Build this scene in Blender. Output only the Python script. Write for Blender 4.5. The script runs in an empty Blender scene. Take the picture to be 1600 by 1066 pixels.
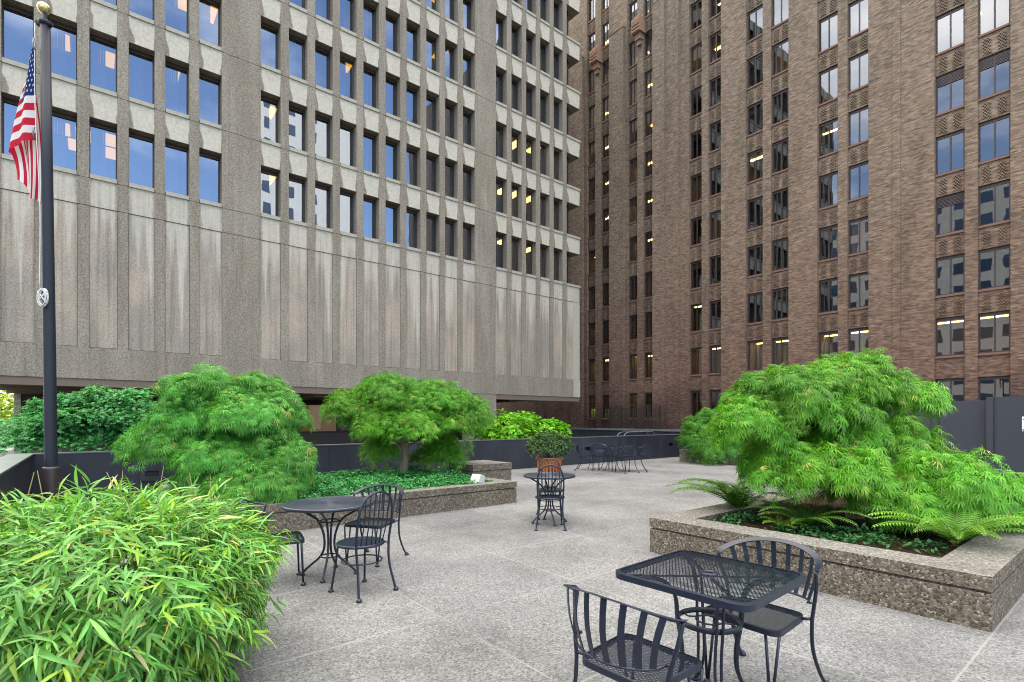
import bpy, math, random
import numpy as np
from mathutils import Vector, Matrix
random.seed(7)
RNG = np.random.default_rng(11)
R = math.radians
scene = bpy.context.scene
COL = scene.collection
# ------------------------------------------------------------------ site frame
# X runs along the concrete facade, Y along the brick facade, the eye stands over the origin
EYE = 1.57
FC, FS = 0.6266, 0.7793          # forward direction of the camera on the site grid


def at(lat, dep, z=0.0):
    """point given as metres to the right of / ahead of the eye -> site frame"""
    return Vector((dep * FC + lat * FS, dep * FS - lat * FC, z))


VIEW_ROT = math.atan2(-FC, FS)   # local x = to the right of the viewer, local y = away
# ------------------------------------------------------------------ mesh helpers


class MB:
    def __init__(self):
        self.v, self.f, self.m, self.uv, self.s = [], [], [], [], []

    def quad(self, p, mat=0, uv=None, smooth=False):
        b = len(self.v)
        self.v += [tuple(q) for q in p]
        self.f.append(tuple(range(b, b + len(p))))
        self.m.append(mat)
        self.s.append(smooth)
        if uv is None:
            a = Vector(p[1]) - Vector(p[0])
            c = Vector(p[-1]) - Vector(p[0])
            n = a.cross(c)
            ax = max(range(3), key=lambda i: abs(n[i]))
            ij = [(1, 2), (0, 2), (0, 1)][ax]
            uv = [(q[ij[0]], q[ij[1]]) for q in p]
        self.uv.append(uv)
        return self

    def box(self, x0, x1, y0, y1, z0, z1, mat=0, front=None, skip=''):
        """front: {'-x':mat,...} other material for one side"""
        front = front or {}
        P = lambda x, y, z: (x, y, z)
        sides = {
            '-x': [P(x0, y1, z0), P(x0, y0, z0), P(x0, y0, z1), P(x0, y1, z1)],
            '+x': [P(x1, y0, z0), P(x1, y1, z0), P(x1, y1, z1), P(x1, y0, z1)],
            '-y': [P(x0, y0, z0), P(x1, y0, z0), P(x1, y0, z1), P(x0, y0, z1)],
            '+y': [P(x1, y1, z0), P(x0, y1, z0), P(x0, y1, z1), P(x1, y1, z1)],
            '-z': [P(x0, y1, z0), P(x1, y1, z0), P(x1, y0, z0), P(x0, y0, z0)],
            '+z': [P(x0, y0, z1), P(x1, y0, z1), P(x1, y1, z1), P(x0, y1, z1)],
        }
        for k, q in sides.items():
            if k not in skip.split(','):
                self.quad(q, front.get(k, mat))
        return self

    def tube(self, pts, r, n=8, mat=0, cap=True, flat=None):
        """round bar along pts; r number or list; flat=(w,t,up) makes a flat strip"""
        pts = [Vector(p) for p in pts]
        if len(pts) < 2:
            return self
        b = len(self.v)
        rs = r if isinstance(r, (list, tuple)) else [r] * len(pts)
        t0 = (pts[1] - pts[0]).normalized()
        ref = Vector((0, 0, 1)) if abs(t0.z) < .9 else Vector((1, 0, 0))
        side = t0.cross(ref).normalized()
        for i, p in enumerate(pts):
            a = pts[max(i - 1, 0)]
            c = pts[min(i + 1, len(pts) - 1)]
            t = (c - a)
            t = t.normalized() if t.length > 1e-9 else t0
            side = (side - t * side.dot(t))
            side = side.normalized() if side.length > 1e-6 else t.orthogonal().normalized()
            up = side.cross(t)
            for k in range(n):
                an = 2 * math.pi * k / n
                self.v.append(tuple(p + (side * math.cos(an) + up * math.sin(an)) * rs[i]))
        for i in range(len(pts) - 1):
            for k in range(n):
                q = [b + i * n + k, b + i * n + (k + 1) % n, b + (i + 1) * n + (k + 1) % n, b + (i + 1) * n + k]
                self.f.append(tuple(q)); self.m.append(mat); self.s.append(True)
                self.uv.append([(0, 0)] * 4)
        if cap:
            for base, rev in ((b, True), (b + (len(pts) - 1) * n, False)):
                q = [base + k for k in range(n)]
                if rev:
                    q.reverse()
                self.f.append(tuple(q)); self.m.append(mat); self.s.append(False)
                self.uv.append([(0, 0)] * n)
        return self

    def ribbon(self, pts, normals, w, t, mat=0):
        """flat strip: pts centre line, normals = thin direction, w width, t thickness"""
        pts = [Vector(p) for p in pts]
        b = len(self.v)
        for i, p in enumerate(pts):
            a = pts[max(i - 1, 0)]; c = pts[min(i + 1, len(pts) - 1)]
            tg = (c - a).normalized()
            nn = Vector(normals[i] if isinstance(normals, list) else normals)
            nn = (nn - tg * nn.dot(tg)).normalized()
            sd = tg.cross(nn)
            for s1, s2 in ((-1, -1), (1, -1), (1, 1), (-1, 1)):
                self.v.append(tuple(p + sd * (w / 2 * s1) + nn * (t / 2 * s2)))
        for i in range(len(pts) - 1):
            for k in range(4):
                self.f.append((b + i * 4 + k, b + i * 4 + (k + 1) % 4, b + (i + 1) * 4 + (k + 1) % 4, b + (i + 1) * 4 + k))
                self.m.append(mat); self.s.append(False); self.uv.append([(0, 0)] * 4)
        e = b + (len(pts) - 1) * 4
        for q in ((b + 3, b + 2, b + 1, b), (e, e + 1, e + 2, e + 3)):
            self.f.append(q); self.m.append(mat); self.s.append(False); self.uv.append([(0, 0)] * 4)
        return self

    def lathe(self, prof, n=32, c=(0, 0, 0), mat=0, smooth=True, close=False):
        b = len(self.v)
        for r, z in prof:
            for k in range(n):
                a = 2 * math.pi * k / n
                self.v.append((c[0] + r * math.cos(a), c[1] + r * math.sin(a), c[2] + z))
        m = len(prof)
        for i in range(m if close else m - 1):
            j = (i + 1) % m
            for k in range(n):
                self.f.append((b + i * n + k, b + i * n + (k + 1) % n, b + j * n + (k + 1) % n, b + j * n + k))
                self.m.append(mat); self.s.append(smooth); self.uv.append([(0, 0)] * 4)
        return self

    def build(self, name, mats, parent=None, world=False):
        me = bpy.data.meshes.new(name)
        off = parent.location if (world and parent is not None) else Vector((0, 0, 0))
        v = [(p[0] - off[0], p[1] - off[1], p[2] - off[2]) for p in self.v] if world else self.v
        me.from_pydata(v, [], self.f)
        for m in (mats if isinstance(mats, (list, tuple)) else [mats]):
            me.materials.append(m)
        me.polygons.foreach_set('material_index', self.m)
        me.polygons.foreach_set('use_smooth', self.s)
        uvl = me.uv_layers.new(name='UVMap')
        uvl.data.foreach_set('uv', [c for face in self.uv for q in face for c in q])
        me.update()
        return link(name, me, parent)


def link(name, me, parent=None):
    o = bpy.data.objects.new(name, me)
    COL.objects.link(o)
    if parent is not None:
        o.parent = parent
    return o


def array_mesh(name, V, F, mats, parent=None, col=None, smooth=False, midx=None):
    """V (n,3), F (m,k) numpy; col (n,3) per vertex colour attribute 'tint'"""
    me = bpy.data.meshes.new(name)
    k = F.shape[1]
    me.vertices.add(len(V)); me.vertices.foreach_set('co', np.asarray(V, np.float32).ravel())
    me.loops.add(F.size); me.loops.foreach_set('vertex_index', F.astype(np.int32).ravel())
    me.polygons.add(len(F))
    me.polygons.foreach_set('loop_start', np.arange(0, F.size, k, dtype=np.int32))
    me.polygons.foreach_set('loop_total', np.full(len(F), k, np.int32))
    for m in (mats if isinstance(mats, (list, tuple)) else [mats]):
        me.materials.append(m)
    if midx is not None:
        me.polygons.foreach_set('material_index', midx.astype(np.int32))
    if smooth:
        me.polygons.foreach_set('use_smooth', np.ones(len(F), bool))
    if col is not None:
        a = me.attributes.new('tint', 'FLOAT_COLOR', 'POINT')
        c4 = np.ones((len(V), 4), np.float32); c4[:, :3] = col
        a.data.foreach_set('color', c4.ravel())
    me.update(calc_edges=True)
    me.validate()
    return link(name, me, parent)


def tag(o, label=None, cat=None, group=None, kind=None):
    if label: o['label'] = label
    if cat: o['category'] = cat
    if group: o['group'] = group
    if kind: o['kind'] = kind
    return o


def thing(name, label, cat, loc=(0, 0, 0), rz=0.0, group=None):
    o = bpy.data.objects.new(name, None)
    o.empty_display_size = .1
    COL.objects.link(o)
    o.location = loc
    o.rotation_euler = (0, 0, rz)
    return tag(o, label, cat, group)


def copy_tree(o, parent=None):
    c = o.copy()
    COL.objects.link(c)
    if parent is not None:
        c.parent = parent
    for ch in list(o.children):
        copy_tree(ch, c)
    return c


def smoothpath(pts, n=6):
    """Catmull-Rom through pts"""
    P = [Vector(p) for p in pts]
    P = [P[0] * 2 - P[1]] + P + [P[-1] * 2 - P[-2]]
    out = []
    for i in range(1, len(P) - 2):
        for k in range(n):
            t = k / n
            a, b, c, d = P[i - 1], P[i], P[i + 1], P[i + 2]
            out.append(.5 * ((2 * b) + (c - a) * t + (2 * a - 5 * b + 4 * c - d) * t * t + (3 * b - a - 3 * c + d) * t ** 3))
    out.append(P[-2])
    return out


# ------------------------------------------------------------------ material helpers
class NT:
    def __init__(self, name):
        self.mat = bpy.data.materials.new(name)
        self.mat.use_nodes = True
        self.t = self.mat.node_tree
        self.b = self.t.nodes['Principled BSDF']
        self.out = self.t.nodes['Material Output']

    def n(self, typ, props=None, **inp):
        x = self.t.nodes.new('ShaderNode' + typ)
        for k, v in (props or {}).items():
            setattr(x, k, v)
        for k, v in inp.items():
            key = int(k[1:]) if k[0] == 'i' and k[1:].isdigit() else k.replace('_', ' ')
            self.put(x.inputs[key], v)
        return x

    def put(self, sock, v):
        if isinstance(v, bpy.types.NodeSocket):
            self.t.links.new(v, sock)
        elif isinstance(v, (tuple, list)) and len(v) == 3 and sock.type == 'RGBA':
            sock.default_value = (*v, 1)
        else:
            sock.default_value = v

    def math(self, op, a, b=0.0, c=0.0, clamp=False):
        x = self.n('Math', {'operation': op, 'use_clamp': clamp}, i0=a, i1=b, i2=c)
        return x.outputs[0]

    def mix(self, f, a, b, mode='MIX'):
        x = self.n('MixRGB', {'blend_type': mode}, Fac=f, Color1=a, Color2=b)
        return x.outputs[0]

    def noise(self, vec, scale, detail=2.0, rough=.5):
        return self.n('TexNoise', Vector=vec, Scale=scale, Detail=detail, Roughness=rough).outputs['Fac']

    def step(self, x, a, b):
        return self.n('MapRange', {'interpolation_type': 'SMOOTHSTEP'}, Value=x, i1=a, i2=b).outputs[0]

    def scale(self, vec, s):
        return self.n('VectorMath', {'operation': 'MULTIPLY'}, i0=vec, i1=s).outputs[0]

    def sep(self, vec):
        return self.n('SeparateXYZ', Vector=vec).outputs

    @property
    def obj(self):
        return self.n('TexCoord').outputs['Object']

    @property
    def uv(self):
        return self.n('TexCoord').outputs['UV']

    @property
    def pos(self):
        return self.n('NewGeometry').outputs['Position']

    def ramp(self, f, stops):
        x = self.n('ValToRGB', Fac=f)
        e = x.color_ramp.elements
        while len(e) < len(stops):
            e.new(.5)
        for el, (p, c) in zip(e, stops):
            el.position = p
            el.color = (*c, 1)
        return x.outputs[0]

    def bump(self, h, strength=.3, dist=.01):
        x = self.n('Bump', Height=h, Strength=strength, Distance=dist)
        self.put(self.b.inputs['Normal'], x.outputs[0])

    def set(self, col=None, rough=None, metal=None, spec=None):
        if col is not None: self.put(self.b.inputs['Base Color'], col)
        if rough is not None: self.put(self.b.inputs['Roughness'], rough)
        if metal is not None: self.put(self.b.inputs['Metallic'], metal)
        if spec is not None: self.put(self.b.inputs['Specular IOR Level'], spec)
        return self.mat


def plain(name, col, rough=.5, metal=0.0, spec=.5, var=.12, vs=6.0):
    n = NT(name)
    f = n.noise(n.obj, vs, 4)
    lo = tuple(c * (1 - var) for c in col); hi = tuple(min(1, c * (1 + var)) for c in col)
    return n.set(n.mix(f, lo, hi), rough, metal, spec)


def glow(name, col, strength):
    n = NT(name)
    n.put(n.b.inputs['Base Color'], (.8, .8, .8))
    n.put(n.b.inputs['Emission Color'], col)
    n.put(n.b.inputs['Emission Strength'], strength)
    return n.mat
# ------------------------------------------------------------------ materials


def concrete_pier():
    n = NT('aggregate_concrete')
    p = n.pos
    speck = n.noise(p, 16, 3, .7)
    big = n.noise(n.scale(p, (1, 1, .25)), .8, 4, .6)
    c = n.ramp(speck, [(.3, (.165, .148, .124)), (.5, (.285, .258, .218)), (.72, (.42, .385, .33))])
    c = n.mix(n.step(big, .35, .7), n.mix(1, c, (.8, .79, .77), 'MULTIPLY'), c)
    run = n.noise(n.scale(p, (5.5, 5.5, .13)), 1.0, 4, .65)
    c = n.mix(n.math('MULTIPLY', n.step(run, .5, .68), .45), c, n.mix(1, c, (.66, .64, .62), 'MULTIPLY'))
    c = n.mix(n.math('MULTIPLY', n.step(n.noise(n.scale(p, (.7, .7, .3)), 1.0, 5, .65), .5, .66), .5), c, n.mix(1, c, (1.22, 1.2, 1.16), 'MULTIPLY'))
    n.bump(speck, .35, .02)
    return n.set(c, .95, 0, .2), c


def concrete_panel():
    """washed pale spandrels, weathered at their edges; uv = (0..1 across, metres down)"""
    n = NT('washed_concrete')
    p = n.pos
    s = n.sep(n.uv)
    fine = n.noise(p, 9, 4, .6)
    pale = n.ramp(fine, [(.3, (.42, .40, .34)), (.7, (.56, .535, .46))])
    speck = n.noise(p, 16, 3, .7)
    dark = n.ramp(speck, [(.3, (.14, .127, .105)), (.5, (.22, .2, .168)), (.72, (.31, .285, .245))])
    wob = n.math('MULTIPLY', n.math('SUBTRACT', n.noise(n.scale(p, (1.4, 1.4, .95)), 1.0, 5, .6), .5), .34)
    grow = n.math('MULTIPLY', n.step(s[1], .25, 1.0), .15)
    left = n.math('ADD', n.math('ADD', .03, grow), wob)
    ml = n.step(n.math('SUBTRACT', s[0], left), -.03, .04)
    right = n.math('ADD', n.math('MULTIPLY', grow, .35), n.math('MULTIPLY', wob, -.6))
    mr = n.step(n.math('SUBTRACT', n.math('SUBTRACT', 1.0, s[0]), right), -.03, .03)
    m = n.math('MULTIPLY', ml, mr)
    n.bump(fine, .15, .01)
    return n.set(n.mix(m, dark, pale), .9, 0, .25)


def concrete_lower():
    """blank lower wall: pale wash running down below every window; uv = (0..1 across the bay, metres below the sill)"""
    n = NT('streaked_concrete')
    p = n.pos
    s = n.sep(n.uv)
    q = n.sep(p)
    speck = n.noise(p, 16, 3, .7)
    base = n.ramp(speck, [(.28, (.19, .172, .148)), (.5, (.295, .268, .233)), (.74, (.42, .385, .34))])
    low = n.noise(n.scale(p, (.5, .5, .35)), 1.0, 4, .6)
    base = n.mix(n.step(low, .4, .62), base, n.mix(1, base, (1.36, 1.27, 1.2), 'MULTIPLY'))
    pale = n.ramp(n.noise(p, 9, 4, .6), [(.3, (.43, .41, .36)), (.7, (.55, .525, .465))])
    # each fine column of the bay is washed to its own depth
    fine = n.noise(n.scale(p, (7.5, 0, 0)), 1.0, 2, .7)
    mid = n.noise(n.scale(p, (1.7, 0, 0)), 1.0, 2, .5)
    bay = n.noise(n.scale(p, (.55, 0, 0)), 1.0, 1)
    length = n.math('ADD', .75, n.math('MULTIPLY', n.step(mid, .38, .72), n.math('ADD', 1.6, n.math('MULTIPLY', n.step(bay, .35, .6), 4.5))))
    length = n.math('ADD', length, n.math('MULTIPLY', n.step(fine, .42, .75), 1.1))
    edge = n.noise(n.scale(p, (3, 3, 1.2)), 1.0, 4, .65)
    d = n.math('SUBTRACT', length, s[1])
    d = n.math('ADD', d, n.math('MULTIPLY', n.math('SUBTRACT', edge, .5), 1.6))
    side = n.math('MINIMUM', s[0], n.math('SUBTRACT', 1.0, s[0]))
    side = n.math('ADD', side, n.math('MULTIPLY', n.math('SUBTRACT', edge, .5), .22))
    m = n.math('MULTIPLY', n.step(d, -1.1, 1.0), n.step(side, .03, .12))
    streak = n.noise(n.scale(p, (12, 12, .2)), 1.0, 4, .65)
    m = n.math('MULTIPLY', m, n.math('ADD', .55, n.math('MULTIPLY', n.step(streak, .35, .6), .4)))
    grime = n.step(n.noise(n.scale(p, (7, 7, .15)), 1.0, 3, .6), .45, .75)
    base = n.mix(n.math('MULTIPLY', grime, .55), base, (.13, .117, .1))
    n.bump(speck, .3, .02)
    return n.set(n.mix(m, base, pale), .95, 0, .2)


def brick(name='brick', gain=1.0):
    """courses shading from dark red at the foot of the tower to tan at the top, uv in metres"""
    n = NT(name)
    z = n.sep(n.pos)[2]
    u = n.uv
    br = n.n('TexBrick', {'offset': .5, 'squash': 1.0}, Vector=u, Color1=(.5, .48, .47), Color2=(1.42, 1.4, 1.38), Mortar=(.95, .93, .9),
             Scale=1.0, Mortar_Size=.007, Bias=0.0, Brick_Width=.23, Row_Height=.078)
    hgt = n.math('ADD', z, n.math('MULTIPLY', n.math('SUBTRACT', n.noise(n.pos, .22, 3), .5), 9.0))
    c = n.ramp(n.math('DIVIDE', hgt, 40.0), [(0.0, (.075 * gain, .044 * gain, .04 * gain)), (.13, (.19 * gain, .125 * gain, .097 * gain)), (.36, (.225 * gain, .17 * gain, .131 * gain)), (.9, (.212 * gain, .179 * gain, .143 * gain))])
    course = n.noise(n.n('Combine' + 'XYZ', X=n.math('MULTIPLY', n.sep(u)[0], 1.1), Y=n.math('MULTIPLY', n.sep(u)[1], 12.8)).outputs[0], 1.0, 3, .65)
    c = n.mix(1, c, n.ramp(course, [(.25, (.5, .46, .44)), (.5, (.98, .98, .98)), (.76, (1.5, 1.46, 1.4))]), 'MULTIPLY')
    c = n.mix(.75, c, n.mix(1, c, br.outputs['Color'], 'MULTIPLY'))
    red = n.noise(n.n('Combine' + 'XYZ', X=n.math('MULTIPLY', n.sep(u)[0], 4.4), Y=n.math('MULTIPLY', n.sep(u)[1], 12.8), Z=3.0).outputs[0], 1.0, 1)
    c = n.mix(n.math('MULTIPLY', n.step(red, .55, .75), .5), c, n.mix(1, c, (1.3, .82, .68), 'MULTIPLY'))
    wash = n.noise(n.scale(n.pos, (.6, .6, .12)), 1.0, 4, .6)
    c = n.mix(n.math('MULTIPLY', n.step(wash, .46, .7), .6), c, n.mix(1, c, (.66, .665, .67), 'MULTIPLY'))
    n.bump(n.math('ADD', n.math('SUBTRACT', 1.0, br.outputs['Fac']), course), .35, .02)
    return n.set(c, .9, 0, .25)


def glass(name, refl, tint, gcol):
    n = NT(name)
    n.t.nodes.remove(n.b)
    warp = n.n('Bump', Height=n.noise(n.scale(n.pos, (1, 1, .6)), .9, 1), Strength=.03, Distance=.1).outputs[0]
    g = n.n('BsdfGlossy', Color=gcol, Roughness=.008, Normal=warp)
    tr = n.n('BsdfTransparent', Color=tint)
    fr = n.n('LayerWeight', Blend=.35)
    f = n.math('ADD', refl, n.math('MULTIPLY', fr.outputs['Fresnel'], .35), clamp=True)
    m = n.n('MixShader', i0=f, i1=tr.outputs[0], i2=g.outputs[0])
    n.put(n.out.inputs['Surface'], m.outputs[0])
    return n.mat


def pebble(name, scale, cols, bump=.5):
    n = NT(name)
    o = n.pos
    v = n.n('TexVoronoi', Vector=o, Scale=scale)
    cellv = n.n('SeparateColor', Color=v.outputs['Color']).outputs[0]
    c = n.ramp(cellv, cols)
    edge = n.n('TexVoronoi', {'feature': 'DISTANCE_TO_EDGE'}, Vector=o, Scale=scale).outputs['Distance']
    c = n.mix(n.step(edge, .0, .10), (.17, .15, .12), c)
    dirt = n.noise(n.scale(o, (1, 1, 1)), 1.6, 5, .6)
    c = n.mix(n.math('MULTIPLY', n.step(dirt, .48, .7), .45), c, n.mix(1, c, (.6, .57, .52), 'MULTIPLY'))
    n.bump(n.math('MINIMUM', edge, .25), bump, .03)
    return n.set(c, .85, 0, .3)


def paving():
    n = NT('exposed_aggregate_paving')
    o = n.pos
    s = n.sep(o)
    v = n.n('TexVoronoi', Vector=o, Scale=85.0)
    cell = n.n('SeparateColor', Color=v.outputs['Color']).outputs[0]
    c = n.ramp(cell, [(.0, (.095, .0955, .096)), (.25, (.16, .1605, .161)), (.7, (.211, .2115, .212)), (1.0, (.29, .29, .29))])
    coarse = n.noise(o, 26, 3, .7)
    c = n.mix(1, c, n.ramp(coarse, [(.3, (.88, .88, .88)), (.7, (1.1, 1.1, 1.1))]), 'MULTIPLY')
    blot = n.noise(n.scale(o, (1, 1, 1)), .55, 6, .62)
    c = n.mix(1, c, n.ramp(blot, [(.3, (.66, .655, .65)), (.5, (.98, .98, .98)), (.66, (1.2, 1.19, 1.17))]), 'MULTIPLY')
    spots = n.noise(o, 3.2, 5, .7)
    c = n.mix(n.math('MULTIPLY', n.step(spots, .56, .72), .5), c, n.mix(1, c, (.6, .58, .56), 'MULTIPLY'))
    tide = n.noise(o, .9, 3, .5)
    ring = n.math('SUBTRACT', 1.0, n.step(n.math('ABSOLUTE', n.math('SUBTRACT', tide, .52)), .0, .03))
    c = n.mix(n.math('MULTIPLY', ring, .22), c, n.mix(1, c, (.6, .59, .57), 'MULTIPLY'))
    drop = n.n('TexVoronoi', Vector=n.n('VectorMath', {'operation': 'ADD'}, i0=o, i1=n.scale(n.n('TexNoise', Vector=o, Scale=3.0).outputs['Color'], (.3, .3, .3))).outputs[0], Scale=1.7).outputs['Distance']
    c = n.mix(n.math('MULTIPLY', n.math('SUBTRACT', 1.0, n.step(drop, .02, .09)), .4), c, n.mix(1, c, (.5, .48, .45), 'MULTIPLY'))
    fx = n.math('DIVIDE', n.math('SUBTRACT', s[0], 5.18), 1.5)
    fy = n.math('DIVIDE', n.math('SUBTRACT', s[1], .79), 1.4)
    tone = n.n('TexWhiteNoise', {'noise_dimensions': '2D'}, Vector=n.n('CombineXYZ', X=n.math('FLOOR', fx), Y=n.math('FLOOR', fy)).outputs[0]).outputs['Value']
    c = n.mix(1, c, n.ramp(tone, [(0, (.93, .93, .94)), (1, (1.06, 1.05, 1.04))]), 'MULTIPLY')

    def line(f, w):
        d = n.math('ABSOLUTE', n.math('SUBTRACT', n.math('FRACT', n.math('ADD', f, .5)), .5))
        wv = n.math('MULTIPLY', n.math('SUBTRACT', n.noise(o, 9, 3, .6), .5), w * 1.1)
        return n.math('SUBTRACT', 1.0, n.step(n.math('ADD', d, wv), w * .35, w))
    ln = n.math('MAXIMUM', line(fx, .0075), line(fy, .008))
    wear = n.step(n.noise(o, 1.1, 4, .6), .3, .55)
    lcol = n.mix(n.noise(o, 14, 3), (.2, .2, .197), (.36, .36, .352))
    c = n.mix(n.math('MULTIPLY', ln, n.math('ADD', n.math('MULTIPLY', wear, .6), .18)), c, lcol)
    n.bump(n.n('TexVoronoi', {'feature': 'DISTANCE_TO_EDGE'}, Vector=o, Scale=85.0).outputs['Distance'], .35, .01)
    return n.set(c, .85, 0, .3)


def leaf(name, trans=.3, rough=.45, gain=(1, 1, 1)):
    n = NT(name)
    a = n.n('Attribute', {'attribute_name': 'tint'}).outputs['Color']
    c = n.mix(1, a, gain, 'MULTIPLY')
    n.set(c, rough, 0, .35)
    tl = n.n('BsdfTranslucent', Color=n.mix(1, c, (1.15, 1.1, .6), 'MULTIPLY'))
    m = n.n('MixShader', i0=trans, i1=n.b.outputs[0], i2=tl.outputs[0])
    n.put(n.out.inputs['Surface'], m.outputs[0])
    return n.mat


def bark():
    n = NT('bark')
    o = n.obj
    f = n.noise(n.scale(o, (14, 14, 2.5)), 1.0, 5, .65)
    moss = n.step(n.noise(o, 5, 3), .5, .7)
    c = n.ramp(f, [(.3, (.10, .073, .046)), (.7, (.30, .235, .155))])
    c = n.mix(n.math('MULTIPLY', moss, .4), c, (.13, .14, .05))
    n.bump(f, .6, .02)
    return n.set(c, .9)


def soil():
    n = NT('soil')
    o = n.pos
    f = n.noise(o, 18, 6, .7)
    c = n.ramp(f, [(.3, (.018, .011, .008)), (.6, (.06, .036, .025)), (.8, (.12, .08, .055))])
    n.bump(f, .9, .04)
    return n.set(c, 1.0, 0, .1)


def black_paint():
    n = NT('black_wall_paint')
    o = n.pos
    f = n.noise(n.scale(o, (1, 1, .35)), 1.4, 5, .6)
    c = n.ramp(f, [(.3, (.014, .017, .026)), (.55, (.022, .026, .038)), (.75, (.04, .044, .056))])
    drip = n.noise(n.scale(o, (8, 8, .5)), 1.0, 3)
    c = n.mix(n.math('MULTIPLY', n.step(drip, .6, .8), .35), c, (.1, .1, .105))
    return n.set(c, n.math('ADD', .35, n.math('MULTIPLY', f, .25)), 0, .45)


AGG, _ = concrete_pier()
PANEL = concrete_panel()
LOWER = concrete_lower()
BRICK = brick()
SILL_TILE = plain('sill_terracotta', (.2, .105, .075), .8)
STONE = plain('carved_terracotta', (.30, .185, .13), .85, var=.35, vs=9)
BRONZE = plain('bronze_frame', (.035, .026, .022), .45, 0, .5)
DARK_FRAME = plain('brown_steel_frame', (.045, .03, .032), .5)
LEDGE = plain('sill_concrete', (.36, .345, .29), .85, var=.25, vs=5)
GLASS_A = glass('reflective_glass', .5, (.36, .37, .38), (.44, .5, .61))
GLASS_B = glass('window_glass', .2, (.55, .55, .52), (.66, .7, .78))
GLASS_L = glass('lobby_glass', .05, (.6, .55, .5), (.6, .6, .6))
INSIDE = plain('office_plaster', (.17, .14, .105), .9, vs=.6)
SLAB = plain('office_ceiling', (.3, .27, .22), .9, vs=.6)
DARKIN = plain('dark_lobby', (.045, .033, .027), .8, vs=.6)
LIT_COOL = glow('office_lamp', (1.0, .52, .04), 1.2)
LIT_WARM = glow('office_tube', (1.0, .64, .2), 4.5)
BLIND_W = plain('white_blind', (.6, .6, .66), .8, vs=3)
BLIND_T = plain('tan_blind', (.34, .19, .085), .8, vs=3)
BLIND_D = plain('umber_blind', (.11, .075, .055), .8, vs=3)
PEBBLE = pebble('pebble_concrete', 56, [(0, (.06, .046, .033)), (.3, (.12, .093, .067)), (.6, (.172, .14, .103)), (.88, (.24, .207, .163)), (1, (.36, .33, .28))], .6)
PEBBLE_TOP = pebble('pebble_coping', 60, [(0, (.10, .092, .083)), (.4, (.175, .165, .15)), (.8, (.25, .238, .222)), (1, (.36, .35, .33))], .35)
PAVE = paving()
LEAF_LACE = leaf('lace_maple_leaf', .32)
LEAF_BAMBOO = leaf('bamboo_leaf', .25, .38)
LEAF_IVY = leaf('ground_ivy_leaf', .15, .4)
LEAF_MAPLE = leaf('maple_leaf', .3)
LEAF_FERN = leaf('fern_leaf', .3)
BARK = bark()
SOIL = soil()
BLACKW = black_paint()
IRON = plain('black_iron', (.0095, .015, .032), .36, 0, .55, var=.3, vs=30)
IRON_SKY = plain('black_iron_sky_sheen', (.018, .025, .044), .34, 0, .7, var=.3, vs=30)  # lighter, bluer iron: sky reflection put into the round tabletop colour
HOARD = plain('grey_hoarding_paint', (.038, .042, .055), .5, 0, .4, var=.14, vs=1.5)
BLACKSLOT = plain('dark_recess', (.006, .006, .008), .6)
# ------------------------------------------------------------------ concrete office block
YC = 28.7
Z0, FH = 11.87, 3.79             # lowest sill line, storey height
OPEN_H = 2.63
NFL = 9
XL, XR = -3.25, 29.89


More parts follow.
